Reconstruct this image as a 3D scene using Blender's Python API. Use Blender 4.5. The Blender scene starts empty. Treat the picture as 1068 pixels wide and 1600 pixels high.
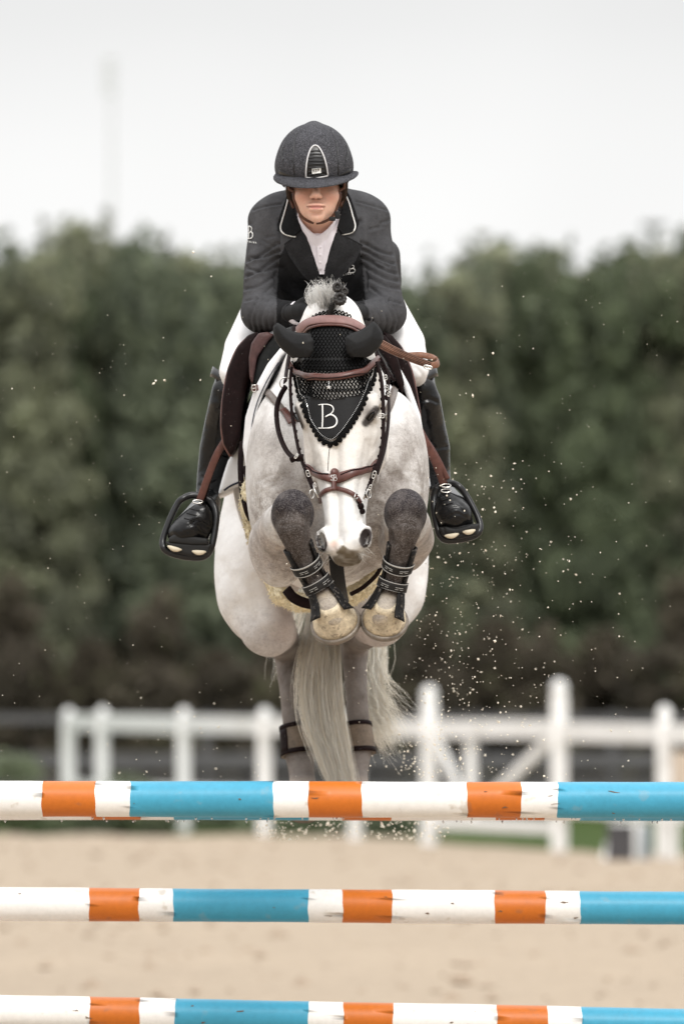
import bpy, bmesh, math, random
import numpy as np
from mathutils import Vector, Matrix
from mathutils.bvhtree import BVHTree
from mathutils.geometry import delaunay_2d_cdt

random.seed(7)
rng = np.random.default_rng(11)
scene = bpy.context.scene
COL = scene.collection

# ------------------------------------------------------------------ camera
CAM_H = 1.66
F = 11760.0            # focal length in photograph pixels
CX, HY = 534.0, 1048.0 # principal column, horizon row
cam_d = bpy.data.cameras.new('camera')
cam = bpy.data.objects.new('camera', cam_d)
COL.objects.link(cam)
cam.location = (0, 0, CAM_H)
cam.rotation_euler = (math.radians(90), 0, 0)
cam_d.sensor_fit = 'VERTICAL'
cam_d.sensor_height = 36.0
cam_d.sensor_width = 24.0
cam_d.lens = F * 36.0 / 1600.0
cam_d.shift_y = (HY - 800.0) / 1600.0
cam_d.clip_start = 0.5
cam_d.clip_end = 3000
cam_d.dof.use_dof = True
cam_d.dof.focus_distance = 21.35
cam_d.dof.aperture_fstop = 3.7
scene.camera = cam

# ------------------------------------------------------------------ overcast sky
SUN_EL, SUN_ROT = math.radians(43), math.radians(166)
world = bpy.data.worlds.new('World')
scene.world = world
world.use_nodes = True
wn, wl = world.node_tree.nodes, world.node_tree.links
wn.clear()
w_out = wn.new('ShaderNodeOutputWorld')
w_bg = wn.new('ShaderNodeBackground'); w_bg.inputs['Strength'].default_value = 0.1
w_sky = wn.new('ShaderNodeTexSky'); w_sky.sky_type = 'NISHITA'; w_sky.sun_disc = False
w_sky.sun_elevation = SUN_EL; w_sky.sun_rotation = SUN_ROT
w_geo = wn.new('ShaderNodeTexCoord')
w_sep = wn.new('ShaderNodeSeparateXYZ')
wl.new(w_geo.outputs['Generated'], w_sep.inputs[0])
w_ramp = wn.new('ShaderNodeFloatCurve')    # overcast: pale gap above the horizon, a greyer deck over it, brightest at the zenith
_c = w_ramp.mapping.curves[0]
SKY = [(0.0, 8.65), (.060, 8.65), (.078, 8.1), (.092, 7.4), (.12, 7.2), (.20, 8.6), (.30, 10.3), (1.0, 20.0)]
_c.points[0].location = (0, SKY[0][1] / 20); _c.points[1].location = (1, 1)
for _x, _y in SKY[1:-1]: _c.points.new(_x, _y / 20)
w_ramp.mapping.update()
w_sc = wn.new('ShaderNodeMath'); w_sc.operation = 'MULTIPLY'; w_sc.inputs[1].default_value = 20.0
wl.new(w_ramp.outputs[0], w_sc.inputs[0])
wl.new(w_sep.outputs['Z'], w_ramp.inputs['Value'])
w_noise = wn.new('ShaderNodeTexNoise'); w_noise.inputs['Scale'].default_value = 13.0
w_noise.inputs['Detail'].default_value = 2.0
wl.new(w_geo.outputs['Generated'], w_noise.inputs['Vector'])
w_nr = wn.new('ShaderNodeMapRange')
w_nr.inputs['From Min'].default_value = 0.3; w_nr.inputs['From Max'].default_value = 0.7
w_nr.inputs['To Min'].default_value = 0.95; w_nr.inputs['To Max'].default_value = 1.04
wl.new(w_noise.outputs['Fac'], w_nr.inputs['Value'])
w_mul = wn.new('ShaderNodeMath'); w_mul.operation = 'MULTIPLY'
wl.new(w_sc.outputs[0], w_mul.inputs[0]); wl.new(w_nr.outputs[0], w_mul.inputs[1])
w_tint = wn.new('ShaderNodeVectorMath'); w_tint.operation = 'SCALE'
w_tint.inputs[0].default_value = (1.0, 0.995, 0.99)
wl.new(w_mul.outputs[0], w_tint.inputs['Scale'])
w_mix = wn.new('ShaderNodeMix'); w_mix.data_type = 'RGBA'
w_mix.inputs['Factor'].default_value = 0.96       # a closed cloud layer over the blue sky
wl.new(w_sky.outputs[0], w_mix.inputs['A']); wl.new(w_tint.outputs[0], w_mix.inputs['B'])
wl.new(w_mix.outputs['Result'], w_bg.inputs['Color'])
wl.new(w_bg.outputs[0], w_out.inputs[0])

sun_d = bpy.data.lights.new('sun', 'SUN')
sun_d.energy = 1.5; sun_d.angle = math.radians(14); sun_d.color = (1.0, 0.97, 0.92)
sun = bpy.data.objects.new('sun', sun_d); COL.objects.link(sun)
sun.rotation_euler = (math.radians(47), 0, math.radians(14))
scene.view_settings.view_transform = 'Standard'
scene.view_settings.look = 'None'
scene.view_settings.exposure = 0.2
scene.view_settings.gamma = 1.0
scene.view_settings.use_curve_mapping = False
scene.render.engine = 'CYCLES'
scene.cycles.max_bounces = 7
scene.cycles.diffuse_bounces = 5
scene.cycles.glossy_bounces = 3
scene.cycles.caustics_reflective = False
scene.cycles.caustics_refractive = False

# ------------------------------------------------------------------ helpers
def P(px, py, Y):
    """world point that stands Y metres down the arena and appears at photograph pixel (px, py)"""
    return np.array([(px - CX) * Y / F, Y, CAM_H + (HY - py) * Y / F])

def topx(v):
    v = np.asarray(v)
    return np.stack([CX + v[..., 0] / v[..., 1] * F, HY - (v[..., 2] - CAM_H) / v[..., 1] * F], -1)

def tag(o, label=None, cat=None, group=None, kind=None):
    if label: o['label'] = label
    if cat: o['category'] = cat
    if group: o['group'] = group
    if kind: o['kind'] = kind
    return o

def empty(name, loc, label, cat, group=None):
    o = bpy.data.objects.new(name, None)
    COL.objects.link(o); o.location = Vector(loc)
    o.empty_display_size = 0.1
    return tag(o, label, cat, group)

def mesh_np(name, V, Q, mats, parent=None, smooth=True, mi=None):
    V = np.asarray(V, dtype=np.float32)
    me = bpy.data.meshes.new(name)
    if isinstance(Q, np.ndarray):
        n = Q.shape[1]
        me.vertices.add(len(V)); me.vertices.foreach_set('co', V.ravel())
        me.loops.add(Q.size); me.loops.foreach_set('vertex_index', Q.astype(np.int32).ravel())
        me.polygons.add(len(Q))
        me.polygons.foreach_set('loop_start', np.arange(0, Q.size, n, dtype=np.int32))
        me.update(calc_edges=True)
    else:
        me.from_pydata(V.tolist(), [], Q)
        me.update()
    if smooth:
        me.polygons.foreach_set('use_smooth', np.ones(len(me.polygons), dtype=bool))
    if mats is not None:
        for m in (mats if isinstance(mats, (list, tuple)) else [mats]):
            me.materials.append(m)
    if mi is not None:
        me.polygons.foreach_set('material_index', np.asarray(mi, dtype=np.int32))
    me.validate(clean_customdata=False)
    o = bpy.data.objects.new(name, me)
    COL.objects.link(o)
    if parent is not None:
        bpy.context.view_layer.update() if False else None
        o.parent = parent
        o.matrix_parent_inverse = Matrix.Translation(-root_loc(parent))
    return o

def root_loc(o):
    v = Vector((0, 0, 0))
    # parents in this script are only ever translated; children keep world coordinates
    while o is not None:
        if o.type == 'EMPTY' or o.location.length > 0:
            v = v + o.location
        if o.parent is not None:
            v = v + o.matrix_parent_inverse.to_translation()
        o = o.parent
    return v

class MB:
    """collects pieces into one mesh"""
    def __init__(s): s.v = []; s.f = []; s.m = []; s.n = 0
    def add(s, v, f, mi=0):
        v = np.asarray(v, dtype=float)
        s.v.append(v)
        if isinstance(f, np.ndarray): f = f.tolist()
        s.f += [tuple(i + s.n for i in q) for q in f]; s.m += [mi] * len(f)
        s.n += len(v)
        return s
    def build(s, name, mats, parent=None, smooth=True):
        return mesh_np(name, np.concatenate(s.v), s.f, mats, parent, smooth, s.m)

def box(c, h, rot=None, bev=0.0):
    """box centred c with half sizes h, edges cut by bev"""
    c = np.array(c, float); h = np.array(h, float)
    bm = bmesh.new(); bmesh.ops.create_cube(bm, size=2.0)
    for v in bm.verts: v.co = Vector((v.co.x * h[0], v.co.y * h[1], v.co.z * h[2]))
    if bev > 0: bmesh.ops.bevel(bm, geom=bm.edges[:], offset=bev, segments=2, affect='EDGES', profile=.6)
    bm.verts.index_update()
    V = np.array([v.co for v in bm.verts]); Fc = [[v.index for v in f.verts] for f in bm.faces]
    bm.free()
    if rot is not None: V = V @ np.array(rot).T
    return V + c, Fc

def cr(pts, n):
    """Catmull-Rom resample of a list of vectors to n points"""
    p = np.asarray(pts, float)
    if len(p) == 2:
        t = np.linspace(0, 1, n)[:, None]; return p[0] * (1 - t) + p[1] * t
    q = np.vstack([2 * p[0] - p[1], p, 2 * p[-1] - p[-2]])
    seg = np.linalg.norm(np.diff(p[:, :3], axis=0), axis=1) + 1e-9
    s = np.concatenate([[0], np.cumsum(seg)]); u = np.linspace(0, s[-1], n)
    out = []
    for x in u:
        i = min(int(np.searchsorted(s, x, side='right') - 1), len(seg) - 1); i = max(i, 0)
        t = (x - s[i]) / seg[i]
        a, b, c, d = q[i], q[i + 1], q[i + 2], q[i + 3]
        out.append(0.5 * ((2 * b) + (c - a) * t + (2 * a - 5 * b + 4 * c - d) * t * t + (3 * b - a - 3 * c + d) * t ** 3))
    return np.array(out)

def unit(v):
    return v / (np.linalg.norm(v, axis=-1, keepdims=True) + 1e-12)

def tube(pts, r, n=8, cap=True, closed=False):
    p = np.asarray(pts, float); m = len(p)
    r = np.full(m, r, float) if np.isscalar(r) else np.asarray(r, float)
    if closed: T = unit(np.roll(p, -1, 0) - np.roll(p, 1, 0))
    else: T = unit(np.gradient(p, axis=0))
    ref = np.array([0.13, -1, 0.21]); 
    if abs(np.dot(unit(ref), T[0])) > .95: ref = np.array([1, 0, .1])
    N = np.zeros_like(p); a = unit(ref - T[0] * np.dot(ref, T[0]))
    for i in range(m):
        a = unit(a - T[i] * np.dot(a, T[i])); N[i] = a
    B = np.cross(T, N)
    th = np.linspace(0, 2 * np.pi, n, endpoint=False)
    V = (p[:, None] + r[:, None, None] * (np.cos(th)[None, :, None] * N[:, None] + np.sin(th)[None, :, None] * B[:, None])).reshape(-1, 3)
    f = []
    for i in range(m if closed else m - 1):
        j = (i + 1) % m
        for k in range(n):
            f.append((i * n + k, i * n + (k + 1) % n, j * n + (k + 1) % n, j * n + k))
    if cap and not closed:
        f.append(tuple(range(n))[::-1]); f.append(tuple((m - 1) * n + k for k in range(n)))
    return V, f

def ribbon(pts, nrm, w, th, crown=0.0):
    """a strap: rectangular section w x th, lying with its face along nrm"""
    p = np.asarray(pts, float); N = unit(np.asarray(nrm, float)); m = len(p)
    w = np.full(m, w, float) if np.isscalar(w) else np.asarray(w, float)
    T = unit(np.gradient(p, axis=0)); S = unit(np.cross(T, N)); N = unit(np.cross(S, T))
    e = th * .35
    prof = [(-.5, 0, 0), (-.5, th - e, 0), (-.5, th, e), (0, th + crown, 0), (.5, th, -e), (.5, th - e, 0), (.5, 0, 0)]
    V = []
    for (u, h, ins) in prof:
        V.append(p + S * (w * u + ins)[:, None] + N * h)
    V = np.stack(V, 1).reshape(-1, 3); k = len(prof); f = []
    for i in range(m - 1):
        for j in range(k):
            f.append((i * k + j, (i + 1) * k + j, (i + 1) * k + (j + 1) % k, i * k + (j + 1) % k))
    f.append(tuple(range(k))); f.append(tuple((m - 1) * k + j for j in range(k))[::-1])
    return V, f

def lathe(prof, c=(0, 0, 0), n=32, axis=(0, 0, 1)):
    """prof: list of (radius, height)"""
    A = unit(np.array(axis, float)); X = unit(np.cross(A, [0.3, 1, 0.2])); Yv = np.cross(A, X)
    th = np.linspace(0, 2 * np.pi, n, endpoint=False); V = []; f = []
    for (r, h) in prof:
        V.append(np.array(c) + A * h + r * (np.cos(th)[:, None] * X + np.sin(th)[:, None] * Yv))
    V = np.concatenate(V)
    for i in range(len(prof) - 1):
        for k in range(n):
            f.append((i * n + k, i * n + (k + 1) % n, (i + 1) * n + (k + 1) % n, (i + 1) * n + k))
    f.append(tuple(range(n))[::-1]); f.append(tuple((len(prof) - 1) * n + k for k in range(n)))
    return V, f

# ---- smooth bodies from blended volumes
def axis_pts(stops):
    """stops: [(pos, step), ...] non-uniform axis"""
    out = [stops[0][0]]
    for (a, h), (b, _) in zip(stops[:-1], stops[1:]):
        n = max(1, int(round((b - a) / h)))
        out += list(a + (b - a) * np.arange(1, n + 1) / n)
    return np.array(out, dtype=np.float32)

class Vol:
    def __init__(s, xs, ys, zs):
        s.x, s.y, s.z = xs, ys, zs
        s.F = np.full((len(xs), len(ys), len(zs)), 1.0, dtype=np.float32)
    def _win(s, lo, hi):
        sl = []
        for a, l, h in zip((s.x, s.y, s.z), lo, hi):
            i = max(0, int(np.searchsorted(a, l)) - 1); j = min(len(a), int(np.searchsorted(a, h)) + 1)
            if j <= i: return None
            sl.append(slice(i, j))
        sl = tuple(sl)
        return sl, s.x[sl[0]][:, None, None], s.y[sl[1]][None, :, None], s.z[sl[2]][None, None, :]
    def mix(s, sl, d, k, sub):
        f = s.F[sl]; d = d.astype(np.float32)
        if sub:
            d = -d
            if k > 0:
                h = np.clip(.5 - .5 * (f - d) / k, 0, 1); s.F[sl] = f * (1 - h) + d * h + k * h * (1 - h)
            else: s.F[sl] = np.maximum(f, d)
        else:
            if k > 0:
                h = np.clip(.5 + .5 * (f - d) / k, 0, 1); s.F[sl] = f * (1 - h) + d * h - k * h * (1 - h)
            else: s.F[sl] = np.minimum(f, d)
    def chain(s, pts, k=.02, sub=False, flat=None):
        """pts: [(px,py,Y,rpx)], tapered limbs; flat=(axis vector, factor) squeezes the section"""
        q = [(P(a[0], a[1], a[2]), a[3] * a[2] / F) for a in pts]
        s.chain3(q, k, sub, flat)
    def chain3(s, q, k=.02, sub=False, flat=None):
        c = np.array([a[0] for a in q]); r = max(a[1] for a in q)
        m = r * (1.0 if flat is None else max(1, flat[1])) + k + .03
        w = s._win(c.min(0) - m, c.max(0) + m)
        if w is None: return
        sl, X, Y, Z = w; best = None
        if len(q) == 1: q = q + [(q[0][0] + 1e-4, q[0][1])]
        for (a, ra), (b, rb) in zip(q[:-1], q[1:]):
            ab = b - a; L = float(ab @ ab) + 1e-12
            dx, dy, dz = X - a[0], Y - a[1], Z - a[2]
            t = np.clip((dx * ab[0] + dy * ab[1] + dz * ab[2]) / L, 0, 1)
            ex, ey, ez = dx - t * ab[0], dy - t * ab[1], dz - t * ab[2]
            if flat is not None:
                A = unit(np.array(flat[0], float)); pr = (ex * A[0] + ey * A[1] + ez * A[2]) * (1 / flat[1] - 1)
                ex, ey, ez = ex + pr * A[0], ey + pr * A[1], ez + pr * A[2]
            d = np.sqrt(ex * ex + ey * ey + ez * ez) - (ra + (rb - ra) * t)
            best = d if best is None else np.minimum(best, d)
        s.mix(sl, best, k, sub)
    def ell(s, c, r, R=None, k=.02, sub=False):
        """c world centre, r metres (x,y,z), R rows = local axes"""
        c = np.array(c, float); r = np.array(r, float)
        R = np.eye(3) if R is None else np.array(R, float)
        m = np.sqrt(((R * r[:, None]) ** 2).sum(0)) + k + .02
        w = s._win(c - m, c + m)
        if w is None: return
        sl, X, Y, Z = w
        dx, dy, dz = X - c[0], Y - c[1], Z - c[2]
        k0 = 0; k1 = 0
        for i in range(3):
            u = dx * R[i, 0] + dy * R[i, 1] + dz * R[i, 2]
            k0 = k0 + (u / r[i]) ** 2; k1 = k1 + (u / r[i] ** 2) ** 2
        k0 = np.sqrt(k0); k1 = np.sqrt(k1) + 1e-6
        s.mix(sl, k0 * (k0 - 1) / k1, k, sub)
    def ellp(s, px, py, Y, rx, ry, rz, R=None, k=.02, sub=False):
        """rx, rz in pixels, ry in metres"""
        s.ell(P(px, py, Y), (rx * Y / F, ry, rz * Y / F), R, k, sub)
    def prism(s, poly, Yr, y0, y1, rnd=.006, k=.0, sub=False, bulge=None):
        """outline poly (pixels, read at depth Yr) with real depth y0..y1"""
        pts = np.array([P(a, b, Yr)[[0, 2]] for a, b in poly])
        lo = pts.min(0) - .04; hi = pts.max(0) + .04
        w = s._win((lo[0], y0 - .04, lo[1]), (hi[0], y1 + .04, hi[1]))
        if w is None: return
        sl, X, Y, Z = w; x = X[:, 0, 0][:, None]; z = Z[0, 0, :][None, :]
        d = np.full((x.size, z.size), 1e9); inside = np.zeros(d.shape, bool); n = len(pts)
        for i in range(n):
            a, b = pts[i], pts[(i + 1) % n]; e = b - a; L = e @ e + 1e-12
            t = np.clip(((x - a[0]) * e[0] + (z - a[1]) * e[1]) / L, 0, 1)
            d = np.minimum(d, (x - a[0] - t * e[0]) ** 2 + (z - a[1] - t * e[1]) ** 2)
            c = ((a[1] > z) != (b[1] > z)) & (x < (b[0] - a[0]) * (z - a[1]) / (b[1] - a[1] + 1e-12) + a[0])
            inside ^= c
        d = np.sqrt(d); d = np.where(inside, -d, d)[:, None, :]
        yc, hy = (y0 + y1) / 2, (y1 - y0) / 2
        qx = d + rnd; qy = np.abs(Y - yc) - hy + rnd
        dd = np.minimum(np.maximum(qx, qy), 0) + np.sqrt(np.maximum(qx, 0) ** 2 + np.maximum(qy, 0) ** 2) - rnd
        s.mix(sl, dd, k, sub)
    def plane(s, p, n):
        """keep the half space behind plane (p, n)"""
        p = np.array(p); n = unit(np.array(n, float))
        d = (s.x[:, None, None] - p[0]) * n[0] + (s.y[None, :, None] - p[1]) * n[1] + (s.z[None, None, :] - p[2]) * n[2]
        s.F = np.maximum(s.F, d.astype(np.float32))
    def extract(s, smooth=2):
        Fv = s.F; S = (Fv < 0)
        c = np.zeros([n - 1 for n in Fv.shape], np.uint8)
        for i in (0, 1):
            for j in (0, 1):
                for k in (0, 1):
                    c += S[i:i + c.shape[0], j:j + c.shape[1], k:k + c.shape[2]]
        act = np.argwhere((c > 0) & (c < 8))
        vid = np.full(c.shape, -1, np.int32); vid[act[:, 0], act[:, 1], act[:, 2]] = np.arange(len(act))
        acc = np.zeros((len(act), 3)); cnt = np.zeros(len(act))
        ax = (s.x, s.y, s.z)
        corners = [(i, j, k) for i in (0, 1) for j in (0, 1) for k in (0, 1)]
        val = {q: Fv[act[:, 0] + q[0], act[:, 1] + q[1], act[:, 2] + q[2]] for q in corners}
        for a in corners:
            for d in range(3):
                if a[d] == 1: continue
                b = list(a); b[d] = 1; b = tuple(b)
                va, vb = val[a], val[b]; m = (va < 0) != (vb < 0)
                t = np.where(m, va / (va - vb + 1e-20), 0)
                for e in range(3):
                    p0 = ax[e][act[:, e] + a[e]]; p1 = ax[e][act[:, e] + b[e]]
                    acc[:, e] += np.where(m, p0 + (p1 - p0) * t, 0)
                cnt += m
        V = acc / cnt[:, None]; Q = []
        for d in range(3):
            sa = [slice(None)] * 3; sb = [slice(None)] * 3
            sa[d] = slice(0, -1); sb[d] = slice(1, None)
            A, B = S[tuple(sa)], S[tuple(sb)]
            e1, e2 = (d + 1) % 3, (d + 2) % 3
            e = np.argwhere(A != B)
            e = e[(e[:, e1] > 0) & (e[:, e2] > 0) & (e[:, e1] < Fv.shape[e1] - 1) & (e[:, e2] < Fv.shape[e2] - 1)]
            flip = A[e[:, 0], e[:, 1], e[:, 2]]
            ids = []
            for (o1, o2) in ((-1, -1), (0, -1), (0, 0), (-1, 0)):
                q = e.copy(); q[:, e1] += o1; q[:, e2] += o2
                ids.append(vid[q[:, 0], q[:, 1], q[:, 2]])
            ids = np.stack(ids, 1)
            ids[~flip] = ids[~flip][:, ::-1]
            Q.append(ids)
        Q = np.concatenate(Q)
        Q = Q[(Q >= 0).all(1)]
        V = relax(V, Q, smooth)
        return V, Q

def relax(V, Q, it, f=.5):
    if it <= 0: return V
    e = np.concatenate([Q[:, [i, (i + 1) % 4]] for i in range(4)])
    n = len(V); cnt = np.bincount(e[:, 0], minlength=n) + np.bincount(e[:, 1], minlength=n)
    for _ in range(it):
        S = np.stack([np.bincount(e[:, 0], V[e[:, 1], i], n) + np.bincount(e[:, 1], V[e[:, 0], i], n) for i in range(3)], 1)
        V = V * (1 - f) + f * S / np.maximum(cnt, 1)[:, None]
    return V

def vnormals(V, Q):
    a, b = V[Q[:, 2]] - V[Q[:, 0]], V[Q[:, 3]] - V[Q[:, 1]]
    fn = np.cross(a, b); n = len(V)
    N = np.stack([sum(np.bincount(Q[:, j], fn[:, i], n) for j in range(4)) for i in range(3)], 1)
    return unit(N)

def dist_poly(p2, line):
    """distance of 2-D points to a polyline"""
    d = np.full(len(p2), 1e9)
    for a, b in zip(line[:-1], line[1:]):
        a = np.array(a, float); b = np.array(b, float); e = b - a
        t = np.clip(((p2 - a) @ e) / (e @ e + 1e-9), 0, 1)
        d = np.minimum(d, np.linalg.norm(p2 - a - t[:, None] * e, axis=1))
    return d

def crease(V, Q, items, front=True):
    """items: (polyline px, width px, depth m): folds and furrows on the side towards the arena's end"""
    N = vnormals(V, Q); p2 = topx(V); disp = np.zeros(len(V))
    face = np.clip(-N[:, 1] * 2.2, 0, 1) if front else 1.0
    for line, w, dep in items:
        l = np.array(line, float); lo = l.min(0) - 3 * w; hi = l.max(0) + 3 * w
        m = ((p2 > lo) & (p2 < hi)).all(1)
        if not m.any(): continue
        if len(l) > 2: l = cr(l, 14)
        d = dist_poly(p2[m], l)
        disp[m] -= dep * np.exp(-(d / w) ** 2)
    return V + N * (disp * face)[:, None]

def bvh(V, Q):
    return BVHTree.FromPolygons([tuple(v) for v in V.tolist()], [tuple(q) for q in (Q.tolist() if isinstance(Q, np.ndarray) else Q)])

CAMV = Vector((0, 0, CAM_H))
def hit(px, py, tree):
    d = Vector(P(px, py, 1.0)) - CAMV; d.normalize()
    r = tree.ray_cast(CAMV, d)
    if r[0] is None: return None
    n = r[1]
    if n.dot(d) > 0: n = -n
    return np.array(r[0]), np.array(n)

def on(px_list, tree, n, off=.002, fallback=None):
    """lay a curve drawn on the front of a body onto its surface"""
    l = cr(np.array(px_list, float), n); p = []; nn = []
    last = None
    for a in l:
        h = hit(a[0], a[1], tree)
        if h is None:
            Y = last[0][1] if last is not None else fallback
            h = (P(a[0], a[1], Y), np.array([0, -1., 0]))
        last = h; p.append(h[0] + h[1] * off); nn.append(h[1])
    p = np.array(p); nn = np.array(nn)
    for _ in range(2):
        nn[1:-1] = unit(nn[:-2] + nn[1:-1] * 2 + nn[2:])
        p[1:-1] = (p[:-2] + p[1:-1] * 2 + p[2:]) / 4
    return p, nn

def patch(poly, tree, off, th, step=5.0, edge_in=0.0, holes=None, Yfall=21.8):
    """a cloth or leather panel of outline poly laid on a body"""
    b = []
    n = len(poly)
    for i in range(n):
        a, c = np.array(poly[i], float), np.array(poly[(i + 1) % n], float)
        k = max(1, int(np.linalg.norm(c - a) / step))
        for j in range(k): b.append(a + (c - a) * j / k)
    nb = len(b); b = np.array(b); pts = [Vector(x) for x in b]
    lo, hi = b.min(0), b.max(0)
    def inside(p):
        c = False
        for i in range(nb):
            a, d = b[i], b[(i + 1) % nb]
            if (a[1] > p[1]) != (d[1] > p[1]) and p[0] < (d[0] - a[0]) * (p[1] - a[1]) / (d[1] - a[1]) + a[0]: c = not c
        return c
    y = lo[1] + step * .5; row = 0
    while y < hi[1]:
        x = lo[0] + step * (.5 if row % 2 else .25)
        while x < hi[0]:
            q = np.array([x, y])
            if inside(q) and np.linalg.norm(b - q, axis=1).min() > step * .45: pts.append(Vector(q))
            x += step
        y += step * .87; row += 1
    vo, eo, fo, *_ = delaunay_2d_cdt(pts, [(i, (i + 1) % nb) for i in range(nb)], [], 1, 1e-4)
    V = []; N = []; last = None
    for v in vo:
        h = hit(v.x, v.y, tree)
        if h is None:
            h = (P(v.x, v.y, last[0][1] if last is not None else Yfall), np.array([0, -1., 0]))
        last = h; V.append(h[0]); N.append(h[1])
    V = np.array(V); N = np.array(N); nf = len(V)
    f = [tuple(q) for q in fo]
    # orientation towards viewer
    nn = 0
    for q in f[:20]:
        nn += np.dot(np.cross(V[q[1]] - V[q[0]], V[q[2]] - V[q[0]]), N[q[0]])
    if nn < 0: f = [q[::-1] for q in f]
    # average normals a little
    for _ in range(3):
        A = N.copy()
        for q in f:
            m = N[list(q)].sum(0)
            for i in q: A[i] += m * .3
        N = unit(A)
    top = V + N * (off + th); bot = V + N * (off - .004)
    W = np.concatenate([top, bot])
    ed = {}
    for q in f:
        for i in range(3):
            e = (q[i], q[(i + 1) % 3]); ed[e] = 1
    sides = [(a, a + nf, c + nf, c) for (a, c) in ed if (c, a) not in ed]
    sides = [(q[3], q[2], q[1], q[0]) if False else q[::-1] for q in sides]
    return W, f + [tuple(i + nf for i in q[::-1]) for q in f] + sides

def sweep(axis, rad, t0, t1, th0, th1, off, th, front=(0, -1, 0), nt=6, na=20, flare=None):
    """a band that wraps a limb: axis points, radii, covered length t0..t1 (0..1), angle th0..th1 from the limb's front"""
    ax = np.asarray(axis, float); seg = np.linalg.norm(np.diff(ax, axis=0), axis=1); s = np.concatenate([[0], np.cumsum(seg)]) / seg.sum()
    def at(t):
        return np.array([np.interp(t, s, ax[:, i]) for i in range(3)]), np.interp(t, s, rad)
    closed = abs(th1 - th0) >= 359.9
    A = np.radians(np.linspace(th0, th1, na, endpoint=not closed)); V = []
    for lay in (off, off + th):
        for i, t in enumerate(np.linspace(t0, t1, nt)):
            c, r = at(t); c2, _ = at(min(t + .02, 1.0)); c1, _ = at(max(t - .02, 0.0)); T = unit(c2 - c1)
            Nf = np.array(front, float); Nf = unit(Nf - T * (Nf @ T)); B = np.cross(T, Nf)
            rr = r + lay + (flare(t) if flare else 0)
            V.append(c + rr * (np.cos(A)[:, None] * Nf + np.sin(A)[:, None] * B))
    V = np.concatenate(V); f = []; n2 = nt * na; last = na if closed else na - 1
    for i in range(nt - 1):
        for j in range(last):
            k = (j + 1) % na
            q = (i * na + j, i * na + k, (i + 1) * na + k, (i + 1) * na + j)
            f.append(tuple(x + n2 for x in q)[::-1]); f.append(q)
    for i in (0, nt - 1):
        for j in range(last):
            k = (j + 1) % na; q = (i * na + j, i * na + k, n2 + i * na + k, n2 + i * na + j)
            f.append(q[::-1] if i == 0 else q)
    if not closed:
        for i in range(nt - 1):
            for j in (0, na - 1):
                q = (i * na + j, (i + 1) * na + j, n2 + (i + 1) * na + j, n2 + i * na + j); f.append(q if j == 0 else q[::-1])
    return V, f

def paint_attr(o, C, name='paint'):
    me = o.data; a = me.color_attributes.new(name, 'FLOAT_COLOR', 'POINT')
    c = np.ones((len(me.vertices), 4), np.float32); c[:, :C.shape[1]] = C
    a.data.foreach_set('color', c.ravel())

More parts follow.
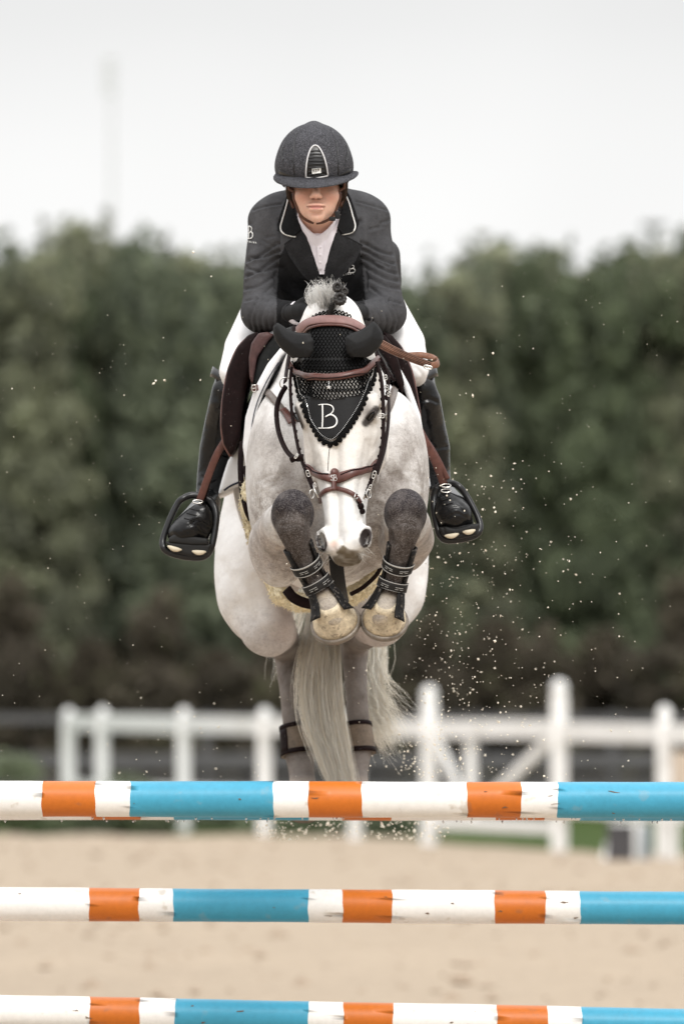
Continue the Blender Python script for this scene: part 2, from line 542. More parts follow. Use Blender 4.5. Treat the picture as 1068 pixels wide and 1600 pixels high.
# ------------------------------------------------------------------ materials
def mat(name, col=(.5, .5, .5), rough=.6, spec=.4, metal=0.0, noise=None, bump=None, attr=None, coat=0.0, sheen=0.0, sss=0.0, extra_bump=None, speck=None):
    """noise=(scale, amount, detail) value variation; bump=(scale, strength, distance); speck=(scale, threshold, colour, amount)"""
    m = bpy.data.materials.new(name); m.use_nodes = True
    nt = m.node_tree; N, L = nt.nodes, nt.links; b = N['Principled BSDF']
    b.inputs['Roughness'].default_value = rough
    b.inputs['Specular IOR Level'].default_value = spec
    b.inputs['Metallic'].default_value = metal
    b.inputs['Coat Weight'].default_value = coat; b.inputs['Coat Roughness'].default_value = .12
    b.inputs['Sheen Weight'].default_value = sheen
    if sss: 
        b.inputs['Subsurface Weight'].default_value = sss; b.inputs['Subsurface Scale'].default_value = .008
        b.inputs['Subsurface Radius'].default_value = (1, .35, .2)
    tc = N.new('ShaderNodeTexCoord')
    if attr:
        a = N.new('ShaderNodeAttribute'); a.attribute_name = attr; c = a.outputs['Color']
    else:
        a = N.new('ShaderNodeRGB'); a.outputs[0].default_value = (*col, 1); c = a.outputs[0]
    if noise:
        for i, (sc, am, de) in enumerate(noise if isinstance(noise[0], (tuple, list)) else [noise]):
            n = N.new('ShaderNodeTexNoise'); n.inputs['Scale'].default_value = sc; n.inputs['Detail'].default_value = de
            n.inputs['Roughness'].default_value = .65
            L.new(tc.outputs['Object'], n.inputs['Vector'])
            r = N.new('ShaderNodeMapRange'); r.inputs['From Min'].default_value = .3; r.inputs['From Max'].default_value = .7
            r.inputs['To Min'].default_value = 1 - am; r.inputs['To Max'].default_value = 1 + am
            L.new(n.outputs['Fac'], r.inputs['Value'])
            v = N.new('ShaderNodeVectorMath'); v.operation = 'SCALE'
            L.new(c, v.inputs[0]); L.new(r.outputs[0], v.inputs['Scale']); c = v.outputs[0]
    if speck:
        sc, thr, scol, am = speck
        n = N.new('ShaderNodeTexNoise'); n.inputs['Scale'].default_value = sc; n.inputs['Detail'].default_value = 3
        L.new(tc.outputs['Object'], n.inputs['Vector'])
        r = N.new('ShaderNodeMapRange'); r.inputs['From Min'].default_value = thr; r.inputs['From Max'].default_value = thr + .06
        r.inputs['To Max'].default_value = am
        L.new(n.outputs['Fac'], r.inputs['Value'])
        x = N.new('ShaderNodeMix'); x.data_type = 'RGBA'; L.new(r.outputs[0], x.inputs['Factor']); L.new(c, x.inputs['A'])
        x.inputs['B'].default_value = (*scol, 1); c = x.outputs['Result']
    L.new(c, b.inputs['Base Color'])
    prev = None
    for bp in ([bump] if bump and not isinstance(bump[0], (tuple, list)) else (bump or [])):
        sc, st, di = bp[:3]
        if len(bp) > 3 and bp[3] == 'wave':
            n = N.new('ShaderNodeTexWave'); n.inputs['Scale'].default_value = sc; n.inputs['Distortion'].default_value = 3
        elif len(bp) > 3 and bp[3] == 'vor':
            n = N.new('ShaderNodeTexVoronoi'); n.inputs['Scale'].default_value = sc
        else:
            n = N.new('ShaderNodeTexNoise'); n.inputs['Scale'].default_value = sc; n.inputs['Detail'].default_value = 4
        L.new(tc.outputs['Object'], n.inputs['Vector'])
        u = N.new('ShaderNodeBump'); u.inputs['Strength'].default_value = st; u.inputs['Distance'].default_value = di
        L.new(n.outputs['Fac'] if 'Fac' in n.outputs else n.outputs[0], u.inputs['Height'])
        if prev is not None: L.new(prev, u.inputs['Normal'])
        prev = u.outputs[0]
    if prev is not None: L.new(prev, b.inputs['Normal'])
    return m

def coat_material():
    m = bpy.data.materials.new('horse_coat'); m.use_nodes = True
    N, L = m.node_tree.nodes, m.node_tree.links; b = N['Principled BSDF']
    b.inputs['Roughness'].default_value = .65; b.inputs['Specular IOR Level'].default_value = .10
    tc = N.new('ShaderNodeTexCoord'); pa = N.new('ShaderNodeAttribute'); pa.attribute_name = 'paint'
    mk = N.new('ShaderNodeAttribute'); mk.attribute_name = 'marks'; sp = N.new('ShaderNodeSeparateColor'); L.new(mk.outputs['Color'], sp.inputs[0])
    def noise(sc, det, lo, hi, rough=.6, dist=0.0, stretch=None):
        n = N.new('ShaderNodeTexNoise'); n.inputs['Scale'].default_value = sc; n.inputs['Detail'].default_value = det; n.inputs['Roughness'].default_value = rough; n.inputs['Distortion'].default_value = dist
        if stretch:
            mp = N.new('ShaderNodeMapping'); mp.inputs['Scale'].default_value = stretch; L.new(tc.outputs['Object'], mp.inputs[0]); L.new(mp.outputs[0], n.inputs['Vector'])
        else: L.new(tc.outputs['Object'], n.inputs['Vector'])
        r = N.new('ShaderNodeMapRange'); r.inputs['From Min'].default_value = lo; r.inputs['From Max'].default_value = hi; L.new(n.outputs['Fac'], r.inputs['Value']); return r.outputs[0]
    def mul(x, y):
        q = N.new('ShaderNodeMath'); q.operation = 'MULTIPLY'; L.new(x, q.inputs[0])
        if isinstance(y, float): q.inputs[1].default_value = y
        else: L.new(y, q.inputs[1])
        return q.outputs[0]
    def mixc(f, A, col):
        x = N.new('ShaderNodeMix'); x.data_type = 'RGBA'; L.new(f, x.inputs['Factor']); L.new(A, x.inputs['A']); x.inputs['B'].default_value = (*col, 1); return x.outputs['Result']
    c = pa.outputs['Color']
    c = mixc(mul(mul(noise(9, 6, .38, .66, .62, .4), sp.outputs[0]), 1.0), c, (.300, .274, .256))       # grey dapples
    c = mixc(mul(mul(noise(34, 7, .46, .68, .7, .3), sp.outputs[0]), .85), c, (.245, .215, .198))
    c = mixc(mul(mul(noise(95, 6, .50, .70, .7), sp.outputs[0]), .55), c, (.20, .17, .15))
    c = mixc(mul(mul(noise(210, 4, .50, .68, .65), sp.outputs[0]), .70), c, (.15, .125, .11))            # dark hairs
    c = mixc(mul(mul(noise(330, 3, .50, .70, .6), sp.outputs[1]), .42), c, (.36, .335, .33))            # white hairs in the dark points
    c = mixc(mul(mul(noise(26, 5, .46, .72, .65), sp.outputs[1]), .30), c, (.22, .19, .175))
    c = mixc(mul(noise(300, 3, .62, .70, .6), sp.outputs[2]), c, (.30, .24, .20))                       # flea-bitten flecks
    L.new(c, b.inputs['Base Color'])
    prev = None
    for sc, st, di in ((10, .40, .020), (40, .30, .006), (420, .35, .0014)):
        n = N.new('ShaderNodeTexNoise'); n.inputs['Scale'].default_value = sc; n.inputs['Detail'].default_value = 4; L.new(tc.outputs['Object'], n.inputs['Vector'])
        u = N.new('ShaderNodeBump'); u.inputs['Strength'].default_value = st; u.inputs['Distance'].default_value = di; L.new(n.outputs['Fac'], u.inputs['Height'])
        if prev is not None: L.new(prev, u.inputs['Normal'])
        prev = u.outputs[0]
    L.new(prev, b.inputs['Normal'])
    return m

M = {}
M['white_paint'] = mat('white_paint', (.78, .77, .75), .45, noise=((3, .05, 3), (40, .05, 4)), bump=(60, .15, .002))
M['pvc'] = mat('white_fence_plastic', (.80, .80, .79), .5, noise=((2, .05, 3), (9, .06, 4)), speck=(3.5, .60, (.52, .50, .45), .35))
M['leather_brown'] = mat('brown_leather', (.105, .040, .032), .36, .5, noise=((60, .25, 4), (400, .12, 2)), bump=(700, .2, .0006))
M['leather_dark'] = mat('dark_brown_leather', (.0095, .0042, .0042), .6, .10, noise=(60, .3, 4), bump=(500, .2, .0006), speck=(240, .71, (.5, .48, .46), .6))
M['leather_tan'] = mat('tan_rubber_rein', (.18, .080, .045), .5, .4, noise=((150, .35, 4), (30, .2, 2)), bump=(350, .4, .001))
M['leather_black'] = mat('black_leather', (.010, .010, .011), .27, .55, noise=(30, .3, 3), bump=((55, .22, .004), (400, .1, .0005)), coat=.25)
M['boot_gloss'] = mat('polished_boot_leather', (.005, .005, .0055), .26, .32, noise=(30, .3, 3), bump=((30, .45, .008), (90, .2, .002), (300, .08, .0005)))
M['rubber'] = mat('black_rubber', (.012, .012, .012), .6, .3)
M['metal'] = mat('steel', (.62, .60, .57), .25, .5, 1.0)
M['metal_dark'] = mat('blackened_metal', (.015, .015, .016), .3, .6, .4)
M['cloth_white'] = mat('white_cloth', (.78, .78, .79), .85, .2, noise=(20, .04, 3), bump=(260, .35, .002))
M['thread_grey'] = mat('grey_thread', (.40, .39, .37), .6)
M['thread_white'] = mat('white_thread', (.80, .80, .78), .6)
M['navy'] = mat('navy_piping', (.015, .018, .035), .6)
M['yarn'] = mat('black_yarn', (.006, .006, .006), .9, .06, bump=(900, .5, .001))
M['felt'] = mat('black_jersey_cloth', (.009, .009, .0095), .62, .22, noise=(200, .25, 3), bump=(900, .3, .0006))
M['fleece'] = mat('cream_fleece', (.92, .83, .61), .95, .1, noise=((18, .15, 3), (150, .15, 3)), bump=(160, .8, .006))
M['coat'] = coat_material()
M['skin'] = mat('skin', attr='paint', rough=.5, spec=.35, noise=((60, .05, 4), (300, .05, 3)), bump=(500, .08, .0004), sss=.15)
M['hoof'] = mat('hoof_horn', (.56, .48, .35), .5, .3, noise=((22, .30, 5), (9, .2, 2), (120, .2, 3)), bump=((60, .35, .003), (18, .3, .006)), speck=(75, .60, (.16, .13, .10), .6))
M['shoe'] = mat('worn_horseshoe', (.20, .17, .14), .5, .5, .5, noise=(50, .3, 4), bump=(90, .3, .002))
M['hair_white'] = mat('white_horsehair', attr='paint', rough=.4, spec=.6)
nt_ = M['hair_white'].node_tree; tr_ = nt_.nodes.new('ShaderNodeBsdfTranslucent'); mx_ = nt_.nodes.new('ShaderNodeMixShader'); mx_.inputs[0].default_value = .4
at_ = [n for n in nt_.nodes if n.type == 'ATTRIBUTE'][0]; nt_.links.new(at_.outputs['Color'], tr_.inputs['Color']); nt_.links.new(nt_.nodes['Principled BSDF'].outputs[0], mx_.inputs[1]); nt_.links.new(tr_.outputs[0], mx_.inputs[2]); nt_.links.new(mx_.outputs[0], nt_.nodes['Material Output'].inputs['Surface'])
M['jacket'] = mat('charcoal_jacket_cloth', attr='paint', rough=.9, spec=.1, noise=((7, .18, 4), (40, .14, 4), (240, .14, 3)), bump=((22, .45, .010), (60, .35, .004), (900, .25, .0006)))
M['lapel'] = mat('black_collar_cloth', (.009, .009, .0095), .85, .1, noise=(200, .3, 3), bump=(700, .25, .0006), speck=(300, .74, (.5, .5, .5), .5))
M['helmet'] = mat('helmet_flock', (.034, .034, .038), .75, .15, noise=((9, .35, 4), (500, .5, 3)), bump=(600, .8, .002), speck=(520, .54, (.24, .24, .27), .55))
M['helmet_black'] = mat('helmet_black_gloss', (.008, .008, .009), .35, .5)
M['breeches'] = mat('white_breeches_cloth', (.87, .865, .87), .8, .2, noise=(15, .04, 3), bump=((14, .25, .01), (500, .15, .0005)))
M['shirt'] = mat('white_shirt_cloth', (.72, .68, .72), .8, .2, noise=(30, .05, 3), bump=((25, .25, .006), (600, .2, .0005)))
M['lapel_face'] = mat('charcoal_lapel_cloth', (.021, .021, .0225), .85, .12, noise=((30, .2, 4), (240, .3, 3)), bump=((40, .2, .003), (700, .25, .0006)), speck=(320, .74, (.5, .5, .5), .5))
M['glove'] = mat('black_glove', (.010, .010, .011), .7, .2, bump=(200, .4, .001))
M['eye'] = mat('dark_eye', (.006, .005, .004), .08, .6)
M['eyelid'] = mat('eyelid', (.055, .046, .042), .6)
M['nostril'] = mat('nostril', (.03, .022, .02), .6)
M['speckle_boot'] = mat('tendon_boot_shell', (.009, .0085, .0085), .6, .15, noise=(80, .4, 4), bump=((60, .7, .004), (200, .4, .001)), speck=(120, .60, (.22, .19, .16), .5))
M['strap_dark'] = mat('tendon_boot_strap', (.015, .014, .0135), .6, .2, noise=(100, .35, 3))
M['hind_boot'] = mat('taupe_hind_boot', (.15, .115, .085), .6, .3, noise=((30, .25, 3), (200, .2, 3)), bump=(150, .4, .002))
M['orange'] = mat('orange_paint', (.56, .145, .012), .42, .45, noise=((4, .07, 3), (60, .06, 4)), bump=((25, .12, .003), (200, .1, .001)), speck=(16, .63, (0.33, 0.12, 0.05), .5))
M['blue'] = mat('blue_paint', (.050, .325, .49), .42, .45, noise=((4, .07, 3), (60, .06, 4)), bump=((25, .2, .003), (200, .1, .001)), speck=(16, .63, (0.16, 0.33, 0.42), .5))
M['rail_white'] = mat('white_rail_paint', (.84, .83, .81), .45, .4, noise=((5, .05, 3), (70, .05, 4)), bump=((25, .12, .003), (200, .1, .001)), speck=(16, .63, (0.5, 0.43, 0.34), .5))
M['dirt'] = mat('chipped_wood', (.16, .10, .06), .9)
M['grit'] = mat('flying_sand', (.80, .74, .62), .8)
M['crystal'] = mat('crystal', (.75, .75, .75), .1, .8, .5)
M['braid'] = mat('braided_mane', (.035, .033, .032), .55, .4, noise=(160, .5, 3))

# ------------------------------------------------------------------ the setting
def ground_sheet(name, poly, z, m, label=None):
    V = [(x, y, z) for x, y in poly]
    return tag(mesh_np(name, V, [tuple(range(len(V)))], m, smooth=False), kind='structure')

m_grass = mat('short_grass', (.055, .085, .024), .9, .1, noise=((1.2, .25, 4), (20, .3, 3)), bump=(30, .8, .05))
m_sand = mat('arena_sand', (.395, .322, .246), .95, .1, noise=((.22, .05, 4), (2.2, .05, 5), (14, .10, 4), (60, .12, 3)), bump=((3, .8, .10), (14, .8, .05), (50, .6, .02)))
ground_sheet('ground', [(-900, -60), (900, -60), (900, 1500), (-900, 1500)], 0.0, m_grass)
edge = [(-60, 73.5), (-30, 74.5), (-12, 75), (-4, 75.2), (-2.4, 75.0), (-1.3, 75.3), (-.2, 75.1), (.5, 74.2), (.9, 71.8), (1.6, 69.6), (2.4, 68.2), (3.3, 66.9), (6, 65.0), (14, 60), (60, 40)]
# arena sand as a strewn, gently uneven sheet
gx = np.unique(np.concatenate([np.linspace(-60, -9, 14), np.linspace(-9, 9, 61), np.linspace(9, 60, 14)])); gy = np.unique(np.concatenate([np.linspace(-40, 24, 20), np.linspace(24, 66, 90), ]))
ex = np.array([e[0] for e in edge]); ey = np.array([e[1] for e in edge])
tt = np.concatenate([np.linspace(0, .6, 18)[:-1], np.linspace(.6, 1, 110)])
GX, GT = np.meshgrid(gx, tt, indexing='ij')
GE = np.interp(GX, ex, ey) + .25 * np.sin(GX * 5.1) * np.exp(-(GX / 12) ** 2)
GY = -40 + (GE + 40) * GT
GZ = .022 + .008 * np.sin(GX * 2.3 + GY * .7) + .008 * np.sin(GX * 5.7 - GY * 1.9) + .005 * rng.standard_normal(GX.shape)
GZ[:, -1] = -.01
V = np.stack([GX, GY, GZ], -1).reshape(-1, 3); nx, ny = GX.shape
ii = np.arange(nx * ny).reshape(nx, ny)
Q = np.stack([ii[:-1, :-1], ii[1:, :-1], ii[1:, 1:], ii[:-1, 1:]], -1).reshape(-1, 4)
tag(mesh_np('sand_arena', V, Q, m_sand), kind='structure')

# loose clods and hoof-kicked lumps lying on the sand
rc = np.random.default_rng(90); cv = []; cf = []; oct_ = np.array([[0, 0, 1], [1, 0, 0], [0, 1, 0], [-1, 0, 0], [0, -1, 0], [0, 0, -.6]], float)
for i in range(1300):
    y_ = rc.uniform(30, 72); x_ = rc.uniform(-5.5, 5.5); s_ = rc.choice([.015, .03, .05], p=[.6, .33, .07])
    if y_ > 66 and x_ > 0: continue
    n_ = len(cv) * 6; cv.append(oct_ * (.6 + .8 * rc.random((6, 1))) * s_ * [1.3, 1.3, .8] + [x_, y_, .025])
    cf += [(n_, n_ + 1, n_ + 2), (n_, n_ + 2, n_ + 3), (n_, n_ + 3, n_ + 4), (n_, n_ + 4, n_ + 1), (n_ + 5, n_ + 2, n_ + 1), (n_ + 5, n_ + 3, n_ + 2), (n_ + 5, n_ + 4, n_ + 3), (n_ + 5, n_ + 1, n_ + 4)]
tag(mesh_np('sand_clods', np.concatenate(cv), cf, mat('damp_sand_clod', (.33, .26, .195), .95, .1), None, False), 'small damp clods scattered over the raked sand', 'sand clods', kind='stuff')

# white post-and-rail fence
def post_mb(px, Y, top, w=.065):
    x = (px - CX) * Y / F; h = CAM_H + (HY - top) * Y / F
    mb = MB(); mb.add(*box((x, Y, (h - .16) / 2), (w, w, (h - .16) / 2), bev=.008))
    mb.add(*lathe([(w * .95, 0), (w * .8, .02), (w * .98, .05), (w * 1.0, .09), (w * .75, .135), (w * .3, .16)], (x, Y, h - .165), 20))
    return mb, x, h
posts = [(-60, 82, 1104), (107, 81, 1106), (160, 79.5, 1104), (287, 77, 1105), (413, 75, 1105), (555, 72.7, 1104), (670, 70.6, 1071), (873, 68, 1061), (1037, 65.6, 1101), (1215, 63.2, 1098)]
fence = empty('fence', ((287 - CX) * 77 / F, 77, 0), 'white post and rail fence with domed posts running behind the sand arena', 'fence')
pp = []
for px, Y, top in posts[1:]:
    mb, x, h = post_mb(px, Y, top, .075 if top < 1090 else .068); mb.build('post', M['pvc'], fence, False); pp.append((x, Y, h))
def rail_between(a, b, z0, z1, hh, tt, parent, m, inset=.06, name='rail'):
    A = np.array([a[0], a[1], z0]); B = np.array([b[0], b[1], z1]); d = unit(B - A); A = A + d * inset; B = B - d * inset
    s = unit(np.cross(d, [0, 0, 1])); u = np.cross(s, d)
    v, f = box((0, 0, 0), (np.linalg.norm(B - A) / 2, tt, hh), rot=np.stack([d, s, u], 1), bev=.006)
    return MB().add(v + (A + B) / 2, f).build(name, m, parent, False)
for i in range(len(pp) - 1):
    if i == 5: continue
    rail_between(pp[i], pp[i + 1], 1.11, 1.11, .088, .025, fence, M['pvc'])
    rail_between(pp[i], pp[i + 1], .42, .42, .065, .025, fence, M['pvc'])
gate = empty('gate', (pp[5][0], pp[5][1], 0), 'white gate with slanting braces hung between the two tallest fence posts', 'gate')
a, b = pp[5], pp[6]
def lerp(a, b, t): return (a[0] + (b[0] - a[0]) * t, a[1] + (b[1] - a[1]) * t)
rail_between(a, b, 1.11, 1.13, .085, .025, gate, M['pvc'], .08)
rail_between(a, b, .24, .24, .06, .025, gate, M['pvc'], .08)
m1 = lerp(a, b, .33)
MB().add(*box((m1[0], m1[1] - .0, .66), (.05, .03, .36), bev=.005)).build('upright', M['pvc'], gate, False)
rail_between((a[0], a[1] - .06), (m1[0], m1[1] - .06), 1.15, .30, .055, .02, gate, M['pvc'], .05, 'brace')
rail_between((b[0], b[1] - .06), (m1[0] + .05, m1[1] - .06), 1.12, .36, .055, .02, gate, M['pvc'], .05, 'brace')
# weathered grey fence farther back
m_gray = mat('weathered_fence_wood', (.095, .092, .095), .8, noise=(6, .2, 4))
f2 = empty('fence', (-2, 83, 0), 'weathered grey plank fence standing behind the white fence', 'fence')
for x in np.arange(-7.5, 7.6, 1.5):
    MB().add(*box((x, 83.6, .6), (.05, .05, .6))).build('post', m_gray, f2, False)
for z, hh in ((.38, .09), (.66, .09), (1.13, .05)):
    MB().add(*box((0, 83.53, z), (7.6, .02, hh))).build('rail', m_gray, f2, False)

# A-frame board and beige panel beside the fence at the right
m_board = mat('dark_board', (.045, .042, .045), .5, noise=(3, .2, 3))
bs = empty('sandwich_board', P(975, 1345, 65.0) * [1, 1, 0], 'dark folding board in a white wooden frame leaning at the foot of the right fence', 'board')
MB().add(*box(P(968, 1316, 64.9), (.115, .015, .15), rot=Matrix.Rotation(-.10, 3, 'X'))).build('board', m_board, bs, False)
for x0, x1 in ((957, 943), (992, 990), ):
    MB().add(*tube([P(x0, 1286, 65.0), P(x1, 1346, 64.9)], .028, 6)).build('leg', M['pvc'], bs, False)
MB().add(*tube([P(957, 1288, 65.05), P(1005, 1288, 65.05)], .02, 6)).build('frame_rail', M['pvc'], bs, False)
MB().add(*box(P(1006, 1318, 65.3), (.05, .02, .17))).build('side_panel', mat('blue_grey_panel', (.32, .36, .40), .5), bs, False)
bp = empty('sign_panel', P(1075, 1340, 64.3) * [1, 1, 0], 'plain beige panel on two posts at the right end of the fence', 'sign')
MB().add(*box(P(1085, 1208, 64.3), (.2, .02, .18), bev=.006)).build('panel', mat('beige_panel', (.50, .42, .34), .6), bp, False)
for px in (1055, 1115):
    MB().add(*box(P(px, 1290, 64.35), (.02, .02, .3))).build('post', M['pvc'], bp, False)

# lamp mast far away in the mist and a round lamp head behind the trees
mast = empty('lamp_mast', P(172, 1062, 320) * [1, 1, 0], 'faint tall floodlight mast far off above the left treetops', 'lamp mast')
m_mist = mat('misty_grey_steel', (.62, .62, .62), .7)
b0 = P(175, 0, 320)[0]
MB().add(*lathe([(.16, 0), (.07, 26.0)], (b0, 320, 0), 8)).build('pole', m_mist, mast, False)
mh = MB()
for k in range(4): mh.add(*box((b0 - .1, 320, 26.3 + k * .42), (.27, .2, .12)))
mh.build('lamp_bank', m_mist, mast, False)
lh = empty('lamp_mast', P(1020, 1100, 130) * [1, 1, 0], 'pale round lamp head on a mast just above the right treetops', 'lamp mast')
x0 = P(1020, 350, 130)
m_lh = mat('pale_lamp', (.42, .42, .43), .5)
MB().add(*lathe([(.05, 0), (.05, x0[2])], (x0[0], 130, 0), 8)).build('pole', m_lh, lh, False)
MB().add(*lathe([(.02, -.09), (.18, -.07), (.24, 0), (.18, .06), (.03, .10)], x0, 16)).build('lamp_head', m_lh, lh)

# ---- trees
def leaf_material(name):
    m = bpy.data.materials.new(name); m.use_nodes = True; N, L = m.node_tree.nodes, m.node_tree.links
    b = N['Principled BSDF']; b.inputs['Roughness'].default_value = .6; b.inputs['Specular IOR Level'].default_value = .25
    a = N.new('ShaderNodeAttribute'); a.attribute_name = 'paint'; L.new(a.outputs['Color'], b.inputs['Base Color'])
    tr = N.new('ShaderNodeBsdfTranslucent'); L.new(a.outputs['Color'], tr.inputs['Color'])
    x = N.new('ShaderNodeMixShader'); x.inputs[0].default_value = .42
    L.new(b.outputs[0], x.inputs[1]); L.new(tr.outputs[0], x.inputs[2]); L.new(x.outputs[0], N['Material Output'].inputs['Surface'])
    return m
M['leaf'] = leaf_material('foliage')
M['bark'] = mat('bark', (.075, .058, .045), .9, noise=(12, .35, 4), bump=(25, .8, .03))

def leaves(centres, radii, per, size, cols, seed, upbias=.5):
    """leaf faces scattered round twig clumps"""
    r = np.random.default_rng(seed); n = len(centres)
    cnt = np.maximum(8, (per * (radii / radii.mean()) ** 2).astype(int)); idx = np.repeat(np.arange(n), cnt)
    d = unit(r.standard_normal((len(idx), 3))) * (r.random((len(idx), 1)) ** .45)
    c = centres[idx] + d * radii[idx][:, None] * np.array([1, 1, .8])
    a = unit(r.standard_normal((len(idx), 3)) + np.array([0, 0, .0])); b = r.standard_normal((len(idx), 3)); b[:, 2] -= upbias
    b = unit(b - a * (a * b).sum(1)[:, None])
    s = size * (0.6 + .8 * r.random(len(idx)))[:, None]
    V = np.stack([c - a * s * .30, c - b * s, c + a * s * .30, c + b * s], 1).reshape(-1, 3)
    Q = np.arange(len(V)).reshape(-1, 4)
    clump = r.random(n)[idx]; lv = r.random(len(idx))
    t = np.clip(clump * .5 + lv * .5, 0, 1)
    C = np.array([[np.interp(x, np.linspace(0, 1, len(cols)), [cc[i] for cc in cols]) for i in range(3)] for x in t[:: 1]]) if False else \
        np.stack([np.interp(t, np.linspace(0, 1, len(cols)), [cc[i] for cc in cols]) for i in range(3)], 1)
    return V, Q, np.repeat(C, 4, 0)

def crown_mesh(seed, H, W, cols, n=190, per=120, size=.09, low=.5, spike=True):
    r = np.random.default_rng(seed); c = []; rad = []
    for i in range(n):
        u = r.random() ** .85; z = low + (H - low) * u
        env = W * (.82 + .18 * np.sin(np.pi * min(1, (u + .25) / 1.25)) ) * (1 - u ** 2.6) ** .75
        a = r.random() * 2 * np.pi; q = env * (r.random() ** .4)
        c.append((q * np.cos(a), q * np.sin(a) * .8, z)); rad.append(.16 + .34 * r.random() * (1 - u * .6))
    for i in range(16 if spike else 0):
        a = r.random() * 2 * np.pi; q = W * 1.0 * r.random(); z = H * (.90 + .12 * r.random())
        for j in range(4): c.append((q * np.cos(a) + .03 * j, q * np.sin(a) * .6, z - .30 + .2 * j)); rad.append(.15 - .03 * j)
    c, rad = np.array(c), np.array(rad)
    V, Q, C = leaves(c, rad, per, size, cols, seed + 1)
    me_o = mesh_np('crown', V, Q, M['leaf'], None, False); paint_attr(me_o, C)
    # limbs
    mb = MB(); tp = [(0, 0, 0), (.05, .02, H * .3), (-.04, .03, H * .62), (.02, 0, H * .9)]
    mb.add(*tube(cr(tp, 10), np.linspace(.12, .02, 10), 7))
    for i in range(14):
        j = r.integers(0, n); s = cr(tp, 10)[int(1 + 7 * r.random())]
        e = c[j]; mid = (s + e) / 2 + [0, 0, -.15]
        if np.linalg.norm(e - s) < 3: mb.add(*tube(cr([s, mid, e], 6), np.linspace(.045, .01, 6), 5))
    tr = mb.build('trunk', M['bark'], None)
    return me_o, tr

green_a = [(0.074, 0.087, 0.069), (0.142, 0.165, 0.117), (0.246, 0.283, 0.190), (0.403, 0.447, 0.303)]
green_b = [(0.066, 0.077, 0.053), (0.126, 0.150, 0.093), (0.208, 0.251, 0.151), (0.346, 0.396, 0.249)]
green_c = [(0.089, 0.094, 0.076), (0.178, 0.187, 0.130), (0.298, 0.313, 0.208), (0.462, 0.487, 0.322)]
brown = [(.052, .046, .036), (.105, .090, .068), (.16, .135, .098), (.15, .165, .085)] if True else [(0.052, 0.044, 0.034), (0.109, 0.086, 0.064), (0.172, 0.132, 0.092), (0.161, 0.172, 0.086)]
kinds = [crown_mesh(21, 6.3, 1.05, green_a), crown_mesh(35, 6.0, 1.15, green_b), crown_mesh(49, 6.4, .95, green_c)]
bushes = [crown_mesh(63, 2.6, .75, brown, 60, 120, .08, .1, False), crown_mesh(77, 2.2, .85, brown, 60, 120, .08, .1, False)]
used = set()
def place_plant(proto, name, x, y, s, rz, label, cat, group, zs=1.0):
    root = empty(name, (x, y, 0), label, cat, group)
    for o, pn in zip(proto, ('crown', 'trunk')):
        if o.name in used:
            c = o.copy(); COL.objects.link(c)
        else:
            c = o; used.add(o.name)
        c.parent = root; c.matrix_parent_inverse = Matrix.Identity(4)
        c.scale = (s, s, zs); c.rotation_euler = (0, 0, rz)
    return root
tl = ['olive green tree in the tall hedge row', 'deep green tree in the tall hedge row', 'yellowish green tree in the tall hedge row']
#  (pixel column, crown-top row, depth, kind)
tcs = [(-190, 380, 90, 0), (-60, 395, 91, 1), (35, 372, 89.5, 0), (120, 325, 90, 2), (205, 352, 91, 1), (290, 372, 89.5, 2), (375, 400, 90.5, 0), (455, 425, 90, 1), (545, 445, 91, 2),
       (640, 432, 90, 1), (712, 400, 89.5, 0), (775, 362, 90, 2), (850, 372, 91, 1), (925, 402, 90, 2), (985, 362, 89.6, 1), (1062, 378, 90.4, 0), (1150, 370, 90, 1), (1260, 380, 91, 2)]
ORD = ['first from the left', 'second from the left', 'third from the left', 'fourth from the left', 'fifth from the left', 'sixth from the left', 'left of the rider', 'just left of the rider', 'behind the rider', 'just right of the rider', 'right of the rider', 'eighth from the right', 'sixth from the right', 'fifth from the right', 'fourth from the right', 'third from the right', 'second from the right', 'first from the right']
ORD = [o.replace('eighth', 'seventh') for o in ORD]
for i, (px, top, Y, k) in enumerate(tcs):
    Hz = CAM_H + (HY - top) * Y / F; H0 = [6.3, 6.0, 6.4][k] * 1.055
    place_plant(kinds[k], 'tree', (px - CX) * Y / F, Y, 1.0, i * 1.7, tl[k].replace('in the tall', ORD[i] + ' in the tall'), 'tree', 'trees of the tall hedge row', Hz / H0)
rt = np.random.default_rng(5)
for i in range(24):
    px = -170 + i * 58 + rt.uniform(-20, 20); Y = 88.6 + rt.uniform(-.5, .8); k = int(rt.integers(0, 3))
    top = np.interp(px, [-200, 40, 120, 240, 380, 560, 700, 780, 850, 930, 1000, 1300], [385, 385, 350, 375, 400, 440, 400, 380, 385, 420, 375, 380]) + rt.uniform(-14, 40)
    Hz = CAM_H + (HY - top) * Y / F; H0 = [6.3, 6.0, 6.4][k] * 1.055
    place_plant(kinds[k], 'tree', (px - CX) * Y / F, Y, rt.uniform(.55, .8), i * 2.9, 'slim ' + ['olive', 'deep', 'yellowish'][k] + ' green tree standing in front of the hedge row', 'tree', 'slim trees along the hedge row', Hz / H0 / 1.0)
for i in range(17):
    px = -220 + i * 92 + 30 * math.sin(i * 3); Y = 93.5 + (i % 3) * .7
    k = (i * 2 + 1) % 3; Hz = CAM_H + (HY - (470 + 25 * math.sin(i * 2.1))) * Y / F; H0 = [6.3, 6.0, 6.4][k] * 1.055
    place_plant(kinds[k], 'tree', (px - CX) * Y / F, Y, 1.1, i * 2.3 + 1, tl[k] if False else ['olive', 'deep', 'yellowish'][k] + ' green tree filling the second row behind the hedge', 'tree', 'trees behind the hedge row', Hz / H0)
